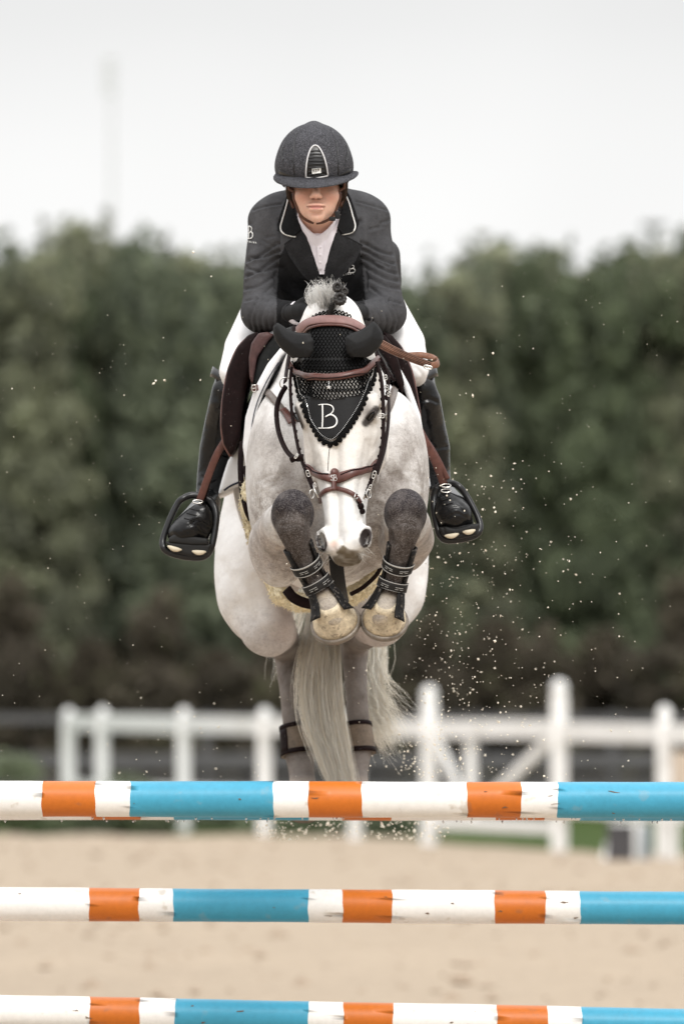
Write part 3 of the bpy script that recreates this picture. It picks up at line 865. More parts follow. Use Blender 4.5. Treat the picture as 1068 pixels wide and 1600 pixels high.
for i in range(15):
    px = -180 + i * 104 + 25 * math.sin(i * 5); Y = 86.5 + (i % 2) * .9
    sb_ = .8 + .25 * ((i * 7) % 5) / 5
    place_plant(bushes[i % 2], 'bush', (px - CX) * Y / F, Y, sb_, i * 1.1, 'brownish bush growing at the foot of the tall hedge', 'bush', 'brown bushes below the hedge', sb_)
# dark clipped shrub mass low on the left in front of the far posts
def shrub(px, py, Y, w, label):
    r = np.random.default_rng(int(px) + 500); n = 26
    h = CAM_H + (HY - py) * Y / F; c = np.stack([r.uniform(-w, w, n), r.uniform(-.3, .3, n), r.uniform(.05, h - .12, n)], 1)
    c[:, 2] *= (1 - .5 * (np.abs(c[:, 0]) / w) ** 2)
    V, Q, C = leaves(c, np.full(n, .2), 130, .05, green_b, int(px) + 9)
    V[:, 0] += (px - CX) * Y / F; V[:, 1] += Y
    root = empty('shrub', P(px, 0, Y) * [1, 1, 0], label, 'shrub')
    o = mesh_np('crown', V, Q, M['leaf'], root, False); paint_attr(o, C)
    mb = MB()
    for k in range(4): mb.add(*tube([P(px, 0, Y) * [1, 1, 0] + [0.03 * k, 0, 0], P(px, 0, Y) * [1, 1, 0] + [(k - 1.5) * w * .4, 0, h * .7]], [.02, .008], 5))
    mb.build('stem', M['bark'], root)
shrub(20, 1168, 76, .75, 'dark low shrub at the far left in front of the white posts')
shrub(180, 1206, 75.6, .6, 'small dark shrub under the second white post from the left')
shrub(345, 1262, 78.5, .5, 'low dark shrub between the middle fence posts left of the horse')
shrub(480, 1262, 77.5, .6, 'low dark shrub behind the fence just left of the hind legs')
shrub(610, 1265, 76, .45, 'low dark shrub behind the fence right of the hind legs')
# ------------------------------------------------------------------ the jump
PXM = 1.0 / F
def jump_pole(Y, yl, yr, r_px, bands, label, seed):
    """bands: [(px_end, colour index)] from left to right; a turned, slightly uneven painted pole"""
    r = np.random.default_rng(seed)
    xs = [b[0] for b in bands]; n = 40; R0 = r_px * Y / F
    rows = []
    cuts = sorted(set([round(x, 1) for x in xs] + [round(x + .8, 1) for x in xs[:-1]] + list(np.arange(xs[0] + 13, xs[-1], 37.0))))
    V = []; mi = []; ph = r.random(6) * 6
    for x in cuts:
        t = (x - 0) / 1068.0; py = yl + (yr - yl) * t; c = P(x, py, Y)
        rr = R0 * (1 + .012 * math.sin(x * .011 + ph[0]) + .006 * math.sin(x * .05 + ph[1]))
        th = np.linspace(0, 2 * np.pi, n, endpoint=False)
        w = rr * (1 + .006 * np.sin(3 * th + ph[2]) + .004 * np.sin(7 * th + x * .02))
        # hand-painted band edges wander by a millimetre or two
        dx = 0.0015 * np.sin(th * 2 + x) + .001 * np.sin(th * 5 + x * 3)
        V.append(np.stack([c[0] + dx, c[1] + w * np.cos(th), c[2] + w * np.sin(th)], 1))
    V = np.concatenate(V); f = []; m = len(cuts)
    for i in range(m - 1):
        mid = (cuts[i] + cuts[i + 1]) / 2
        col = [b[1] for b in bands if b[0] <= mid][-1]
        for k in range(n):
            f.append((i * n + k, i * n + (k + 1) % n, (i + 1) * n + (k + 1) % n, (i + 1) * n + k)); mi.append(col)
    f.append(tuple(range(n))[::-1]); mi.append(0); f.append(tuple((m - 1) * n + k for k in range(n))); mi.append(0)
    o = mesh_np('jump_pole', V, f, [M['rail_white'], M['orange'], M['blue']], None, True, mi)
    tag(o, label, 'jump pole', 'painted poles of the jump')
    # chips knocked out of the paint
    mb = MB()
    for k in range(9):
        x = r.uniform(30, 1040); py = yl + (yr - yl) * x / 1068; a = r.uniform(-.85, .75)
        c = P(x, py - r_px * math.sin(a), Y); c[1] = Y - R0 * math.cos(a) - .0005
        L = r.uniform(.002, .009) * (1.8 if k % 5 == 0 else 1); W = r.uniform(.0006, .0022); s = r.uniform(-.5, .5)
        nn = np.array([0, -math.cos(a), math.sin(a)]); u = unit(np.array([1, 0, s * .5])); v = np.cross(nn, u)
        k2 = 9; th = np.linspace(0, 2 * np.pi, k2, endpoint=False); rad = 1 + .5 * r.standard_normal(k2)
        ring = c + (np.cos(th) * rad * L)[:, None] * u + (np.sin(th) * rad * W)[:, None] * v
        mb.add(np.vstack([ring, ring + nn * .0012 + 0, [c + nn * .0014]]), [tuple(range(k2))[::-1]] + [(j, (j + 1) % k2, k2 + (j + 1) % k2, k2 + j) for j in range(k2)] + [(k2 + j, k2 + (j + 1) % k2, 2 * k2) for j in range(k2)])
    tag(mb.build('paint_chip', M['dirt'], o, False), kind='stuff')
    # hanging rain drops below
    if yl < 1300:
        dm = MB()
        for k in range(26):
            x = r.uniform(5, 1060); py = yl + (yr - yl) * x / 1068; c = P(x, py + r_px, Y)
            q = r.uniform(.0018, .0032)
            dm.add(*lathe([(q * .5, 0), (q, -q * 1.2), (q * .8, -q * 2.2), (q * .2, -q * 2.8)], c, 7))
        tag(dm.build('rain_drop', M['drop'], o), kind='stuff')
    return o
M['drop'] = mat('rain_drop', (.5, .5, .5), .05, .8); M['drop'].node_tree.nodes['Principled BSDF'].inputs['Transmission Weight'].default_value = .8
W_, O_, B_ = 0, 1, 2
def pattern(starts):  # starts: photo columns of colour changes inside the frame
    return starts
front = [(-458, B_), (-236, W_), (-180, O_), (-97, W_), (67, O_), (150, W_), (204, B_), (427, W_), (482, O_), (565, W_), (729, O_), (813, W_), (870, B_), (1092, W_), (1147, O_), (1230, W_), (1394, O_), (1440, O_)]
Yf, Yb = 21.0, 22.42
jump_pole(Yf, 1248, 1250.3, 28.2, front, 'nearest pole of the jump, topmost in the picture, in white, orange and blue bands', 1)
def back(o1, o2, b1, b2, p1, p2, q1, q2, b3):
    per = b3 - b1
    return [(b1 - per, B_), (b1 - per + 211, W_), (p1 - per, O_), (p2 - per, W_), (q1 - per, O_), (q2 - per, W_)][1:] [:0] + \
        [(b1 - per, B_), (b1 - per + 211, W_), (b1 - per + 264, O_), (b1 - per + 341, W_), (o1, O_), (o2, W_), (b1, B_), (b2, W_), (p1, O_), (p2, W_), (q1, O_), (q2, W_), (b3, B_), (b3 + 211, W_), (b3 + 264, O_), (b3 + 341, W_), (b3 + 420, W_)]
jump_pole(Yb, 1254.5, 1256.3, 26.4, back(143, 220, 273, 482, 535, 612, 774, 850, 905), 'banded pole just visible below the front pole, top one of the rear set', 2)
jump_pole(Yb, 1412.5, 1419, 26.0, back(140, 218, 271, 482, 535, 612, 772, 851, 905), 'banded pole in the middle of the rear set, with sand above and below it', 3)
jump_pole(Yb, 1580.5, 1602, 26.0, back(141, 219, 274, 482, 536, 614, 775, 855, 907), 'lowest banded pole along the bottom edge of the picture', 4)

def standard(x, Y, h, cups, label):
    r = empty('jump_standard', (x, Y, 0), label, 'jump standard')
    MB().add(*box((x, Y, h / 2 + .04), (.045, .045, h / 2 - .0), bev=.006)).build('upright', M['pvc'], r, False)
    MB().add(*box((x, Y, .03), (.06, .35, .03), bev=.006)).add(*box((x + math.copysign(.3, x), Y, .032), (.24, .04, .025), bev=.005)).build('foot', M['pvc'], r, False)
    for z in cups:
        s = math.copysign(1, -x)
        v, f = sweep([(x + s * .046, Y, z), (x + s * .10, Y, z)], [.052, .052], 0, 1, -80, 80, 0, .004, front=(0, 0, -1), nt=3, na=12)
        MB().add(v, f).build('cup', M['metal_dark'], r)
for sx in (-1.32, 1.50):
    side = 'left' if sx < 0 else 'right'
    standard(sx * (1.0 if sx < 0 else 1.02), Yf, 1.6, [1.30], 'white jump standard holding the %s end of the front pole' % side)
    standard(sx * (1.0 if sx < 0 else 1.02), Yb, 1.6, [1.26, .96, .64], 'white jump standard holding the %s ends of the rear poles' % side)

# ------------------------------------------------------------------ the horse
HORSE_AT = P(520, 800, 22.0)
# head frame
HO = P(520, 505, 21.16); es = P(536, 868, 20.95) - HO; HL = np.linalg.norm(es); es = es / HL
ea = np.array([math.cos(math.radians(9)), -math.sin(math.radians(9)), 0]); ea = unit(ea - es * (ea @ es)); eb = np.cross(es, ea)
def HP(a, s, b): return HO + a * ea + s * es + b * eb
PROF = np.array([  # s, half width, front, back
    (-.06, .045, -.06, -.15), (-.02, .075, -.015, -.18), (.03, .092, .002, -.22), (.09, .104, .012, -.25), (.15, .112, .018, -.28), (.22, .112, .020, -.31),
    (.28, .108, .018, -.315), (.34, .102, .014, -.29), (.39, .090, .010, -.24), (.44, .076, .006, -.195), (.49, .064, .003, -.165), (.54, .0570, .000, -.145),
    (.58, .0565, -.001, -.14), (.63, .055, -.008, -.135), (.66, .048, -.020, -.13), (.682, .036, -.040, -.12)])

V_ = Vol(axis_pts([(-.44, .0058), (-.13, .0042), (.14, .0058), (.40, .0058)]), axis_pts([(20.74, .0044), (21.20, .0058), (21.45, .0058), (21.8, .010), (23.7, .016)]), axis_pts([(1.22, .0058), (1.94, .0038), (2.09, .0054), (2.72, .0054)]))
# trunk
V_.ellp(512, 735, 22.25, 150, .72, 192, k=.03)
V_.ellp(508, 760, 22.80, 148, .45, 160, k=.05)
V_.ellp(525, 742, 21.66, 122, .30, 170, k=.05)          # chest
V_.ellp(436, 748, 21.62, 52, .27, 140, k=.05)           # shoulders
V_.ellp(614, 748, 21.62, 56, .27, 135, k=.05)
V_.ellp(470, 745, 21.44, 44, .10, 75, k=.05)            # breast muscles
V_.ellp(585, 745, 21.44, 48, .10, 75, k=.05)
V_.ellp(527, 835, 21.50, 44, .14, 62, k=.05)
# neck
V_.chain([(519, 513, 21.30, 46), (517, 560, 21.50, 68), (516, 625, 21.72, 92), (516, 680, 21.9, 112)], k=.05)
V_.chain([(519, 497, 21.28, 36), (517, 520, 21.55, 44), (515, 545, 21.95, 55)], k=.05)   # crest to withers
V_.ell(HP(0, .07, -.19), (.075, .12, .10), k=.05)
# quarters
V_.chain([(452, 700, 22.95, 82), (412, 850, 22.78, 76), (400, 930, 22.64, 60), (416, 982, 22.58, 42)], k=.03)
V_.ellp(398, 900, 22.72, 60, .20, 105, k=.03)
V_.ellp(424, 988, 22.56, 34, .05, 38, k=.02)
V_.chain([(570, 700, 22.95, 82), (598, 850, 22.80, 72), (608, 925, 22.68, 55), (594, 968, 22.62, 42)], k=.03)
V_.ellp(606, 890, 22.74, 58, .20, 100, k=.03)
V_.ellp(590, 975, 22.60, 32, .05, 34, k=.02)
# gaskin to hock, hind cannons, fetlocks
V_.chain([(422, 975, 22.70, 38), (438, 998, 22.88, 29), (447, 1014, 23.02, 22)], k=.02)
V_.chain([(446, 1005, 23.05, 24), (450, 1040, 23.02, 19), (454, 1085, 22.98, 17), (460, 1140, 22.95, 18), (468, 1180, 22.93, 20)], k=.012)
V_.chain([(468, 1180, 22.93, 22), (472, 1215, 22.90, 20), (474, 1232, 22.87, 22)], k=.015)
V_.chain([(594, 960, 22.70, 38), (570, 985, 22.88, 29), (556, 1000, 23.0, 23)], k=.02)
V_.chain([(553, 995, 23.05, 24), (554, 1040, 23.02, 19), (557, 1085, 22.98, 17), (560, 1135, 22.95, 18), (560, 1170, 22.93, 19)], k=.012)
V_.chain([(559, 1170, 22.93, 21), (555, 1205, 22.90, 20), (553, 1226, 22.87, 22)], k=.015)
# left picture side foreleg
V_.chain([(440, 862, 21.42, 46), (434, 845, 21.28, 45), (446, 822, 21.12, 39), (457, 806, 20.99, 33)], k=.03)
V_.ellp(436, 866, 21.30, 42, .11, 52, k=.03)
V_.ellp(457, 801, 20.965, 33, .050, 37, k=.012)
V_.ellp(441, 792, 20.935, 14, .030, 18, k=.012)
V_.ellp(474, 796, 20.935, 14, .030, 20, k=.012)
V_.ellp(462, 836, 20.935, 21, .024, 12, k=.010)
V_.chain([(458, 826, 20.94, 26), (469, 862, 20.955, 18.5), (484, 892, 20.985, 15.5), (499, 918, 21.0, 16.5)], k=.012)
V_.chain([(499, 918, 21.0, 17), (510, 938, 21.01, 23), (514, 948, 21.00, 24), (520, 962, 21.0, 22)], k=.012)
# right picture side foreleg
V_.chain([(632, 850, 21.42, 40), (640, 842, 21.28, 38), (636, 822, 21.12, 37), (633, 806, 20.99, 33)], k=.03)
V_.ellp(641, 856, 21.34, 21, .10, 36, k=.02)
V_.ellp(633, 800, 20.965, 33, .050, 37, k=.012)
V_.ellp(617, 794, 20.935, 14, .030, 20, k=.012)
V_.ellp(650, 792, 20.935, 14, .030, 18, k=.012)
V_.ellp(631, 834, 20.935, 21, .024, 12, k=.010)
V_.chain([(632, 826, 20.94, 26), (625, 862, 20.955, 18), (618, 895, 20.985, 15.5), (612, 918, 21.0, 16.5)], k=.012)
V_.chain([(612, 918, 21.0, 17), (606, 940, 21.01, 23), (602, 952, 21.00, 24), (600, 962, 21.0, 22)], k=.012)
# head
def add_head(vol):
    S = PROF[:, 0]
    cs = [HP(a, s, b) for s in (-.1, .72) for a in (-.17, .17) for b in (-.36, .06)]
    lo, hi = np.min(cs, 0), np.max(cs, 0); w = vol._win(lo, hi); sl, X, Y, Z = w
    dx, dy, dz = X - HO[0], Y - HO[1], Z - HO[2]
    def pr(e): return dx * e[0] + dy * e[1] + dz * e[2]
    A, Sx, Bx = pr(ea), pr(es), pr(eb)
    sc = np.clip(Sx, S[0], S[-1])
    from_ = lambda i: np.interp(sc.ravel(), S, PROF[:, i]).reshape(sc.shape)
    wd, fr, bk = from_(1), from_(2), from_(3)
    c, h = (fr + bk) / 2, (fr - bk) / 2
    u = np.abs(A) / wd; v = np.abs(Bx - c) / h; p = 2.5
    q = (u ** p + v ** p) ** (1 / p)
    g = np.sqrt((u / wd) ** 2 + (v / h) ** 2) / np.maximum(np.sqrt(u * u + v * v), 1e-3)
    d = (q - 1) / np.maximum(g, 4)
    ov = np.maximum(np.abs(Sx - sc), 0); d = np.where(ov > 0, np.sqrt(np.maximum(d, 0) ** 2 + ov ** 2) + np.minimum(d, 0) * 0 - .012 * 0, d)
    d = np.where((ov > 0) & (d < ov), ov, d)
    vol.mix(sl, d, .018, False)
add_head(V_)
RH = np.stack([ea, es, eb]); NS = (.0625, .637); NR = (.0110, .026, .026)
def Rn_(sg):
    x = unit(ea * .92 + es * .38 * sg + eb * .30 * sg); y = unit(es * .92 - ea * .38 * sg); y = unit(y - x * (x @ y)); return np.stack([x, y, np.cross(x, y)])
for sg in (-1, 1):
    V_.ell(HP(sg * .100, .245, -.035), (.026, .045, .034), RH, k=.02)       # brow and orbit
    V_.ell(HP(sg * .058, .29, -.20), (.050, .105, .11), RH, k=.02)          # jaw
    V_.ell(HP(sg * .094, .345, -.075), (.012, .12, .022), RH, k=.02)        # cheek crest
    V_.ell(HP(sg * .089, .175, -.02), (.022, .03, .02), RH, k=.025, sub=True)  # hollow above the eye
    V_.ell(HP(sg * .115, .262, -.035), (.016, .020, .018), RH, k=.01, sub=True)
    V_.ell(HP(sg * .052, .630, -.030), (.0235, .038, .028), RH, k=.012)      # nostril rims
    V_.ell(HP(sg * NS[0], NS[1], -.020), NR, Rn_(sg), k=.003, sub=True)
    V_.chain3([(HP(sg * .072, .606, -.030), .0055), (HP(sg * .076, .628, -.030), .0055), (HP(sg * .069, .655, -.032), .005)], k=.008)   # wing of the nostril
V_.ell(HP(0, .650, -.026), (.052, .026, .029), RH, k=.014)
V_.ell(HP(0, .664, -.034), (.043, .014, .026), RH, k=.012)                   # upper lip
V_.ell(HP(0, .677, -.052), (.038, .009, .026), RH, k=.006)                  # lower lip
V_.ell(HP(0, .655, -.105), (.030, .020, .028), RH, k=.02)                   # chin
V_.ell(HP(0, .645, .004), (.0035, .014, .012), RH, k=.006, sub=True)

HV, HQ = V_.extract(2)
del V_
HV = crease(HV, HQ, [
    ([(400, 765), (425, 752), (455, 752)], 3, .003), ([(396, 775), (420, 762), (440, 758)], 2.5, .0025), ([(612, 752), (640, 752), (660, 762)], 3, .003),
    ([(606, 745), (640, 744), (664, 752)], 2.5, .0025), ([(436, 880), (420, 850), (408, 810), (412, 775)], 8, .006), ([(523, 700), (524, 760), (523, 830)], 10, .022), ([(410, 640), (404, 700), (408, 750)], 6, .005), ([(638, 650), (648, 700), (645, 750)], 6, .005), ([(445, 690), (436, 730), (420, 760)], 4, -.004), ([(610, 690), (620, 725), (640, 750)], 4, -.004), ([(392, 820), (402, 850), (420, 880)], 4, .005), ([(408, 790), (415, 830), (432, 862)], 4, -.004), ([(400, 752), (430, 742), (462, 752)], 2, .003), ([(610, 742), (640, 736), (664, 745)], 2, .003), ([(345, 880), (365, 930), (395, 965)], 9, .007), ([(372, 890), (392, 940), (424, 975)], 9, -.006), ([(650, 890), (640, 930), (618, 970)], 8, .007), ([(390, 770), (402, 800), (398, 860), (415, 905)], 6, .006), ([(470, 700), (455, 735), (430, 755)], 9, .007), ([(585, 700), (600, 735), (625, 750)], 9, .007), ([(494, 800), (500, 850), (492, 900)], 7, .010), ([(575, 880), (598, 860), (606, 835)], 7, .010), ([(660, 780), (668, 830), (655, 870)], 6, .006), ([(430, 915), (450, 935), (470, 975)], 8, .012), ([(375, 900), (395, 930), (410, 985)], 12, .006),
    ([(480, 790), (486, 830), (474, 880)], 8, .008), ([(568, 870), (585, 840), (590, 790)], 8, .008), ([(448, 640), (440, 690), (455, 740)], 14, .006),
    ([(655, 700), (630, 740), (600, 770)], 10, .006), ([(400, 905), (430, 930), (450, 960)], 10, .008), ([(370, 950), (400, 985), (440, 1000)], 12, .008),
    ([(660, 900), (640, 950), (600, 985)], 10, .007), ([(497, 715), (505, 760), (505, 800)], 5, .002), ([(566, 715), (560, 760), (558, 800)], 5, .002),
    ([(470, 690), (476, 715), (486, 745)], 7, .003), ([(585, 690), (582, 715), (575, 745)], 7, .003),
    ([(425, 800), (432, 825), (446, 845)], 4, .004), ([(440, 822), (458, 818), (476, 824)], 3, .004), ([(616, 822), (633, 816), (648, 822)], 3, .004), ([(457, 770), (458, 800)], 4, .003), ([(634, 768), (633, 800)], 4, .003), ([(455, 850), (466, 880), (480, 905)], 2.5, .004), ([(640, 850), (632, 880), (624, 905)], 2.5, .004), ([(603, 812), (606, 835), (615, 850)], 4, .003),
    ([(520, 848), (524, 862), (530, 870)], 4, .002), ([(484, 690), (492, 730), (500, 775), (503, 815)], 4, .0035), ([(572, 690), (568, 730), (562, 775), (562, 812)], 4, .0035), ([(500, 702), (508, 740), (512, 790), (514, 830)], 5, -.0025), ([(556, 702), (553, 740), (549, 790), (546, 830)], 5, -.0025), ([(590, 668), (583, 700), (578, 730)], 3, -.003), ([(462, 672), (470, 704), (478, 735)], 3, -.003), ([(596, 700), (580, 712), (570, 735), (566, 760)], 1.8, -.0018), ([(474, 745), (486, 752), (492, 775)], 1.8, -.0018), ([(566, 810), (558, 822), (552, 838)], 3, .002), ([(502, 812), (508, 824), (514, 838)], 3, .002),
])
# head region: keep crisp
HN = vnormals(HV, HQ); hp2 = topx(HV)
rel = HV - HO; la, ls, lb = rel @ ea, rel @ es, rel @ eb
hw_ = np.interp(ls, PROF[:, 0], PROF[:, 1]) + np.interp(ls, [.0, .2, .40, .50, .555, .58, .665, .69], [.03, .03, .022, .012, .012, .030, .030, .012])
hbk = np.interp(ls, PROF[:, 0], PROF[:, 3])
hsoft = np.clip((hw_ - np.abs(la)) / .008, 0, 1) * np.clip((lb - hbk + .01) / .02, 0, 1) * (ls > -.05) * (ls < .73) * (HV[:, 1] < 21.5)
hsoft = hsoft * np.clip((lb + .06 + (np.abs(la) < .10) * 1.0 + (ls < .4) * .12) / .03, 0, 1)
for kx_ in (457, 633):
    hsoft = hsoft * (1 - ((np.hypot(hp2[:, 0] - kx_, hp2[:, 1] - 806) < 42) & (HV[:, 1] < 21.1) & (np.abs(la) > .062)))
ishead = hsoft > .5
col = np.tile(np.array([.64, .615, .59]), (len(HV), 1))
def blend(c, w):
    global col
    w = np.clip(w, 0, 1)[:, None]; col = col * (1 - w) + np.array(c) * w
def nz(sc, seed, p=HV):
    r = np.random.default_rng(seed); o = np.zeros(len(p))
    for k in range(7):
        d = unit(r.standard_normal(3)) * sc * (.6 + r.random()); o += np.sin(p @ d + r.random() * 6.28 + 1.5 * np.sin(p @ (unit(r.standard_normal(3)) * sc * .7)))
    return o / 7
n1, n2, n3 = nz(22, 1), nz(60, 2), nz(170, 4)
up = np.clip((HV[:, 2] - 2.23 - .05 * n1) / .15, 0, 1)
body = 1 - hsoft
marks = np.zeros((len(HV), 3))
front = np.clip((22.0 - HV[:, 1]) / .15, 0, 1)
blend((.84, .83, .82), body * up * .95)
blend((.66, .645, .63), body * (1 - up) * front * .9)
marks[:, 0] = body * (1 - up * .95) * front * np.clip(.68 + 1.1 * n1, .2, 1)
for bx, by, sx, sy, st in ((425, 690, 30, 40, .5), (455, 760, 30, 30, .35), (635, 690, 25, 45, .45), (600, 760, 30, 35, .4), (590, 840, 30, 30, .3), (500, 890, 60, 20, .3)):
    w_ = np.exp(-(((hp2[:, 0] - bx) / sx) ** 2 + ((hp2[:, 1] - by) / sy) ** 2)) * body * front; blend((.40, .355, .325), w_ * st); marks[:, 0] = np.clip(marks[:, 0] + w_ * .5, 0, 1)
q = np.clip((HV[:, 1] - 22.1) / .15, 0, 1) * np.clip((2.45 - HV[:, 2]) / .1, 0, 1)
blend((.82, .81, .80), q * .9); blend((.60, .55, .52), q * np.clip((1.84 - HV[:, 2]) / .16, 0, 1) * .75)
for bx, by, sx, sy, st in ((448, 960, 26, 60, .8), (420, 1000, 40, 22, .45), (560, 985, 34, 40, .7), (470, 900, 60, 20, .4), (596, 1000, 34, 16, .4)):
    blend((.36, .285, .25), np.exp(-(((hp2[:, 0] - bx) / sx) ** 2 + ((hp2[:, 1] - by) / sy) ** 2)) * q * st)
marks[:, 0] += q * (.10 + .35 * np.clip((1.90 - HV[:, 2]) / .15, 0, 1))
marks[:, 2] = ishead * np.clip(1 - np.abs(ls - .32) / .16, 0, 1) * .8
def limb(pts, soft=.01):
    """weight of closeness to a limb chain (world)"""
    d = np.full(len(HV), 9.0)
    q = [(P(a[0], a[1], a[2]), a[3] * a[2] / F) for a in pts]
    for (a, ra), (b, rb) in zip(q[:-1], q[1:]):
        ab = b - a; t = np.clip(((HV - a) @ ab) / (ab @ ab), 0, 1)
        d = np.minimum(d, np.linalg.norm(HV - a - t[:, None] * ab, axis=1) - (ra + (rb - ra) * t))
    return np.clip(1 - d / soft, 0, 1)
# hind shanks brownish grey
hs = (HV[:, 1] > 22.80) & (HV[:, 2] < 1.84); blend((.105, .085, .072), hs * np.clip((1.84 - HV[:, 2]) / .10, 0, 1) * .95); marks[:, 1] += hs * .45; marks[:, 0] += hs * .35
blend((.55, .47, .40), hs * np.clip((1.345 - HV[:, 2]) / .03, 0, 1))
# forelegs: tan grey forearm, dark knee and cannon
for kx, sgn in ((457, 1), (633, -1)):
    fa = limb([(kx - 20 * sgn, 865, 21.35, 46), (kx - 10 * sgn, 840, 21.15, 42)], .03) * (HV[:, 1] < 21.5)
    blend((.46, .395, .35), fa * .8); marks[:, 0] = np.maximum(marks[:, 0], fa)
    kn = limb([(kx, 800, 20.955, 31), (kx + 3 * sgn, 832, 20.955, 25)], .026) * (HV[:, 1] < 21.035)
    w_ = np.clip(kn * 1.8 + n3 * .12 * (kn > .02), 0, 1) * body; blend((.022, .018, .020), w_); marks[:, 1] = np.maximum(marks[:, 1], w_); marks[:, 0] *= 1 - w_
cn = [[(458, 826, 20.94, 26), (468, 862, 20.955, 20), (484, 892, 20.985, 16), (505, 928, 21.0, 17)], [(632, 826, 20.94, 26), (626, 862, 20.955, 19), (618, 895, 20.985, 16), (609, 928, 21.0, 17)]]
for c in cn: w_ = limb(c, .014) * body; blend((.042, .033, .028), w_); marks[:, 1] = np.maximum(marks[:, 1], w_); marks[:, 0] *= 1 - w_
for c in ([(512, 946, 21.0, 22), (520, 964, 21.0, 22)], [(603, 950, 21.0, 22), (600, 964, 21.0, 22)]):
    w_ = limb(c, .012) * body; blend((.56, .475, .34), w_ * .9); marks[:, 0] = np.maximum(marks[:, 0] * (1 - w_), w_ * .9); marks[:, 1] *= 1 - w_ * .9
# head colouring
blend((.72, .69, .65), hsoft); marks[:, 0] *= 1 - hsoft * .8
blend((.82, .81, .79), hsoft * np.clip((ls - .42) / .12, 0, 1))
blend((.50, .45, .40), hsoft * np.exp(-((np.abs(la) - .085) / .022) ** 2) * np.exp(-((ls - .40) / .09) ** 2) * .55)
pseg = lambda x0, y0, x1, y1: dist_poly(hp2, [(x0, y0), (x1, y1)])
for (x0, y0, x1, y1, hx, hy) in ((587, 640, 571, 661, 573, 645), (459, 640, 469, 666, 467, 648)):
    blend((.26, .235, .22), hsoft * np.exp(-(((hp2[:, 0] - hx) / 12) ** 2 + ((hp2[:, 1] - hy) / 16) ** 2)) * .85)
    dd_ = pseg(x0, y0, x1, y1); blend((.030, .025, .023), hsoft * np.clip((8.0 - dd_) / 3.5, 0, 1) * .95)
for sg in (-1, 1):
    Rr = Rn_(sg); q_ = (HV - HP(sg * NS[0], NS[1], -.020)) @ Rr.T / np.array(NR); nn_ = np.linalg.norm(q_, axis=1)
    blend((.40, .385, .38), hsoft * np.clip((1.5 - nn_) / .3, 0, 1) * .5)
    blend((.060, .050, .050), (ls > .56) * (ls < .70) * (np.abs(la) < .1) * (HV[:, 1] < 21.15) * np.clip((1.13 - nn_) / .08, 0, 1))
blend((.46, .445, .43), hsoft * np.exp(-(((la - .004) / .026) ** 2 + ((ls - .632) / .024) ** 2)) * .7)
blend((.40, .385, .37), hsoft * np.exp(-(((la - .034) / .012) ** 2 + ((ls - .652) / .014) ** 2)) * .6)
blend((.76, .55, .46), hsoft * np.exp(-(((la + .026) / .013) ** 2 + ((ls - .648) / .018) ** 2)) * .9)
lipw = hsoft * np.clip((ls - .669 + .012 * np.exp(-(la / .011) ** 2) - .006 * (la < -.02)) / .005, 0, 1)
blend((.175, .145, .105), lipw * np.clip(.95 + n3 * .3, .6, 1) * np.clip((.690 - ls) / .006 + .2, 0, 1))
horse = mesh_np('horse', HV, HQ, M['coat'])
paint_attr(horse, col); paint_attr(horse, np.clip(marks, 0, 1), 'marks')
tag(horse, 'dapple grey horse with tucked dark knees jumping over the banded poles towards the viewer', 'horse')
HT = bvh(HV, HQ)

# eyes: almond, set aslant under a heavy brow
for (x0, y0, x1, y1) in ((585, 642, 573, 659), (461, 643, 468, 662)):
    h0 = hit((x0 + x1) / 2, (y0 + y1) / 2, HT); A = unit(P(x1, y1, 21) - P(x0, y0, 21)); A = unit(A - h0[1] * (A @ h0[1])); L = np.hypot(x1 - x0, y1 - y0) * 21 / F * .5
    B = np.cross(h0[1], A); u = np.linspace(0, np.pi, 9); v = np.linspace(0, 2 * np.pi, 17)[:-1]
    V = np.array([h0[0] + A * L * math.cos(a_) + B * L * .42 * math.sin(a_) * math.cos(t_) + h0[1] * (L * .40 * math.sin(a_) * math.sin(t_) - .0005) for a_ in u for t_ in v])
    f = [(i_ * 16 + k_, i_ * 16 + (k_ + 1) % 16, (i_ + 1) * 16 + (k_ + 1) % 16, (i_ + 1) * 16 + k_) for i_ in range(8) for k_ in range(16)]
    MB().add(V, f).build('eye', M['eye'], horse)
    for s_ in (-1, 1):
        lid = [h0[0] + A * L * 1.15 * math.cos(a_) + B * s_ * L * .50 * math.sin(a_) + h0[1] * (.0015 + .0035 * math.sin(a_)) for a_ in np.linspace(0, np.pi, 11)]
        MB().add(*tube(lid, [.001] + [.0026] * 9 + [.001], 6)).build('eyelid', M['eyelid'], horse)
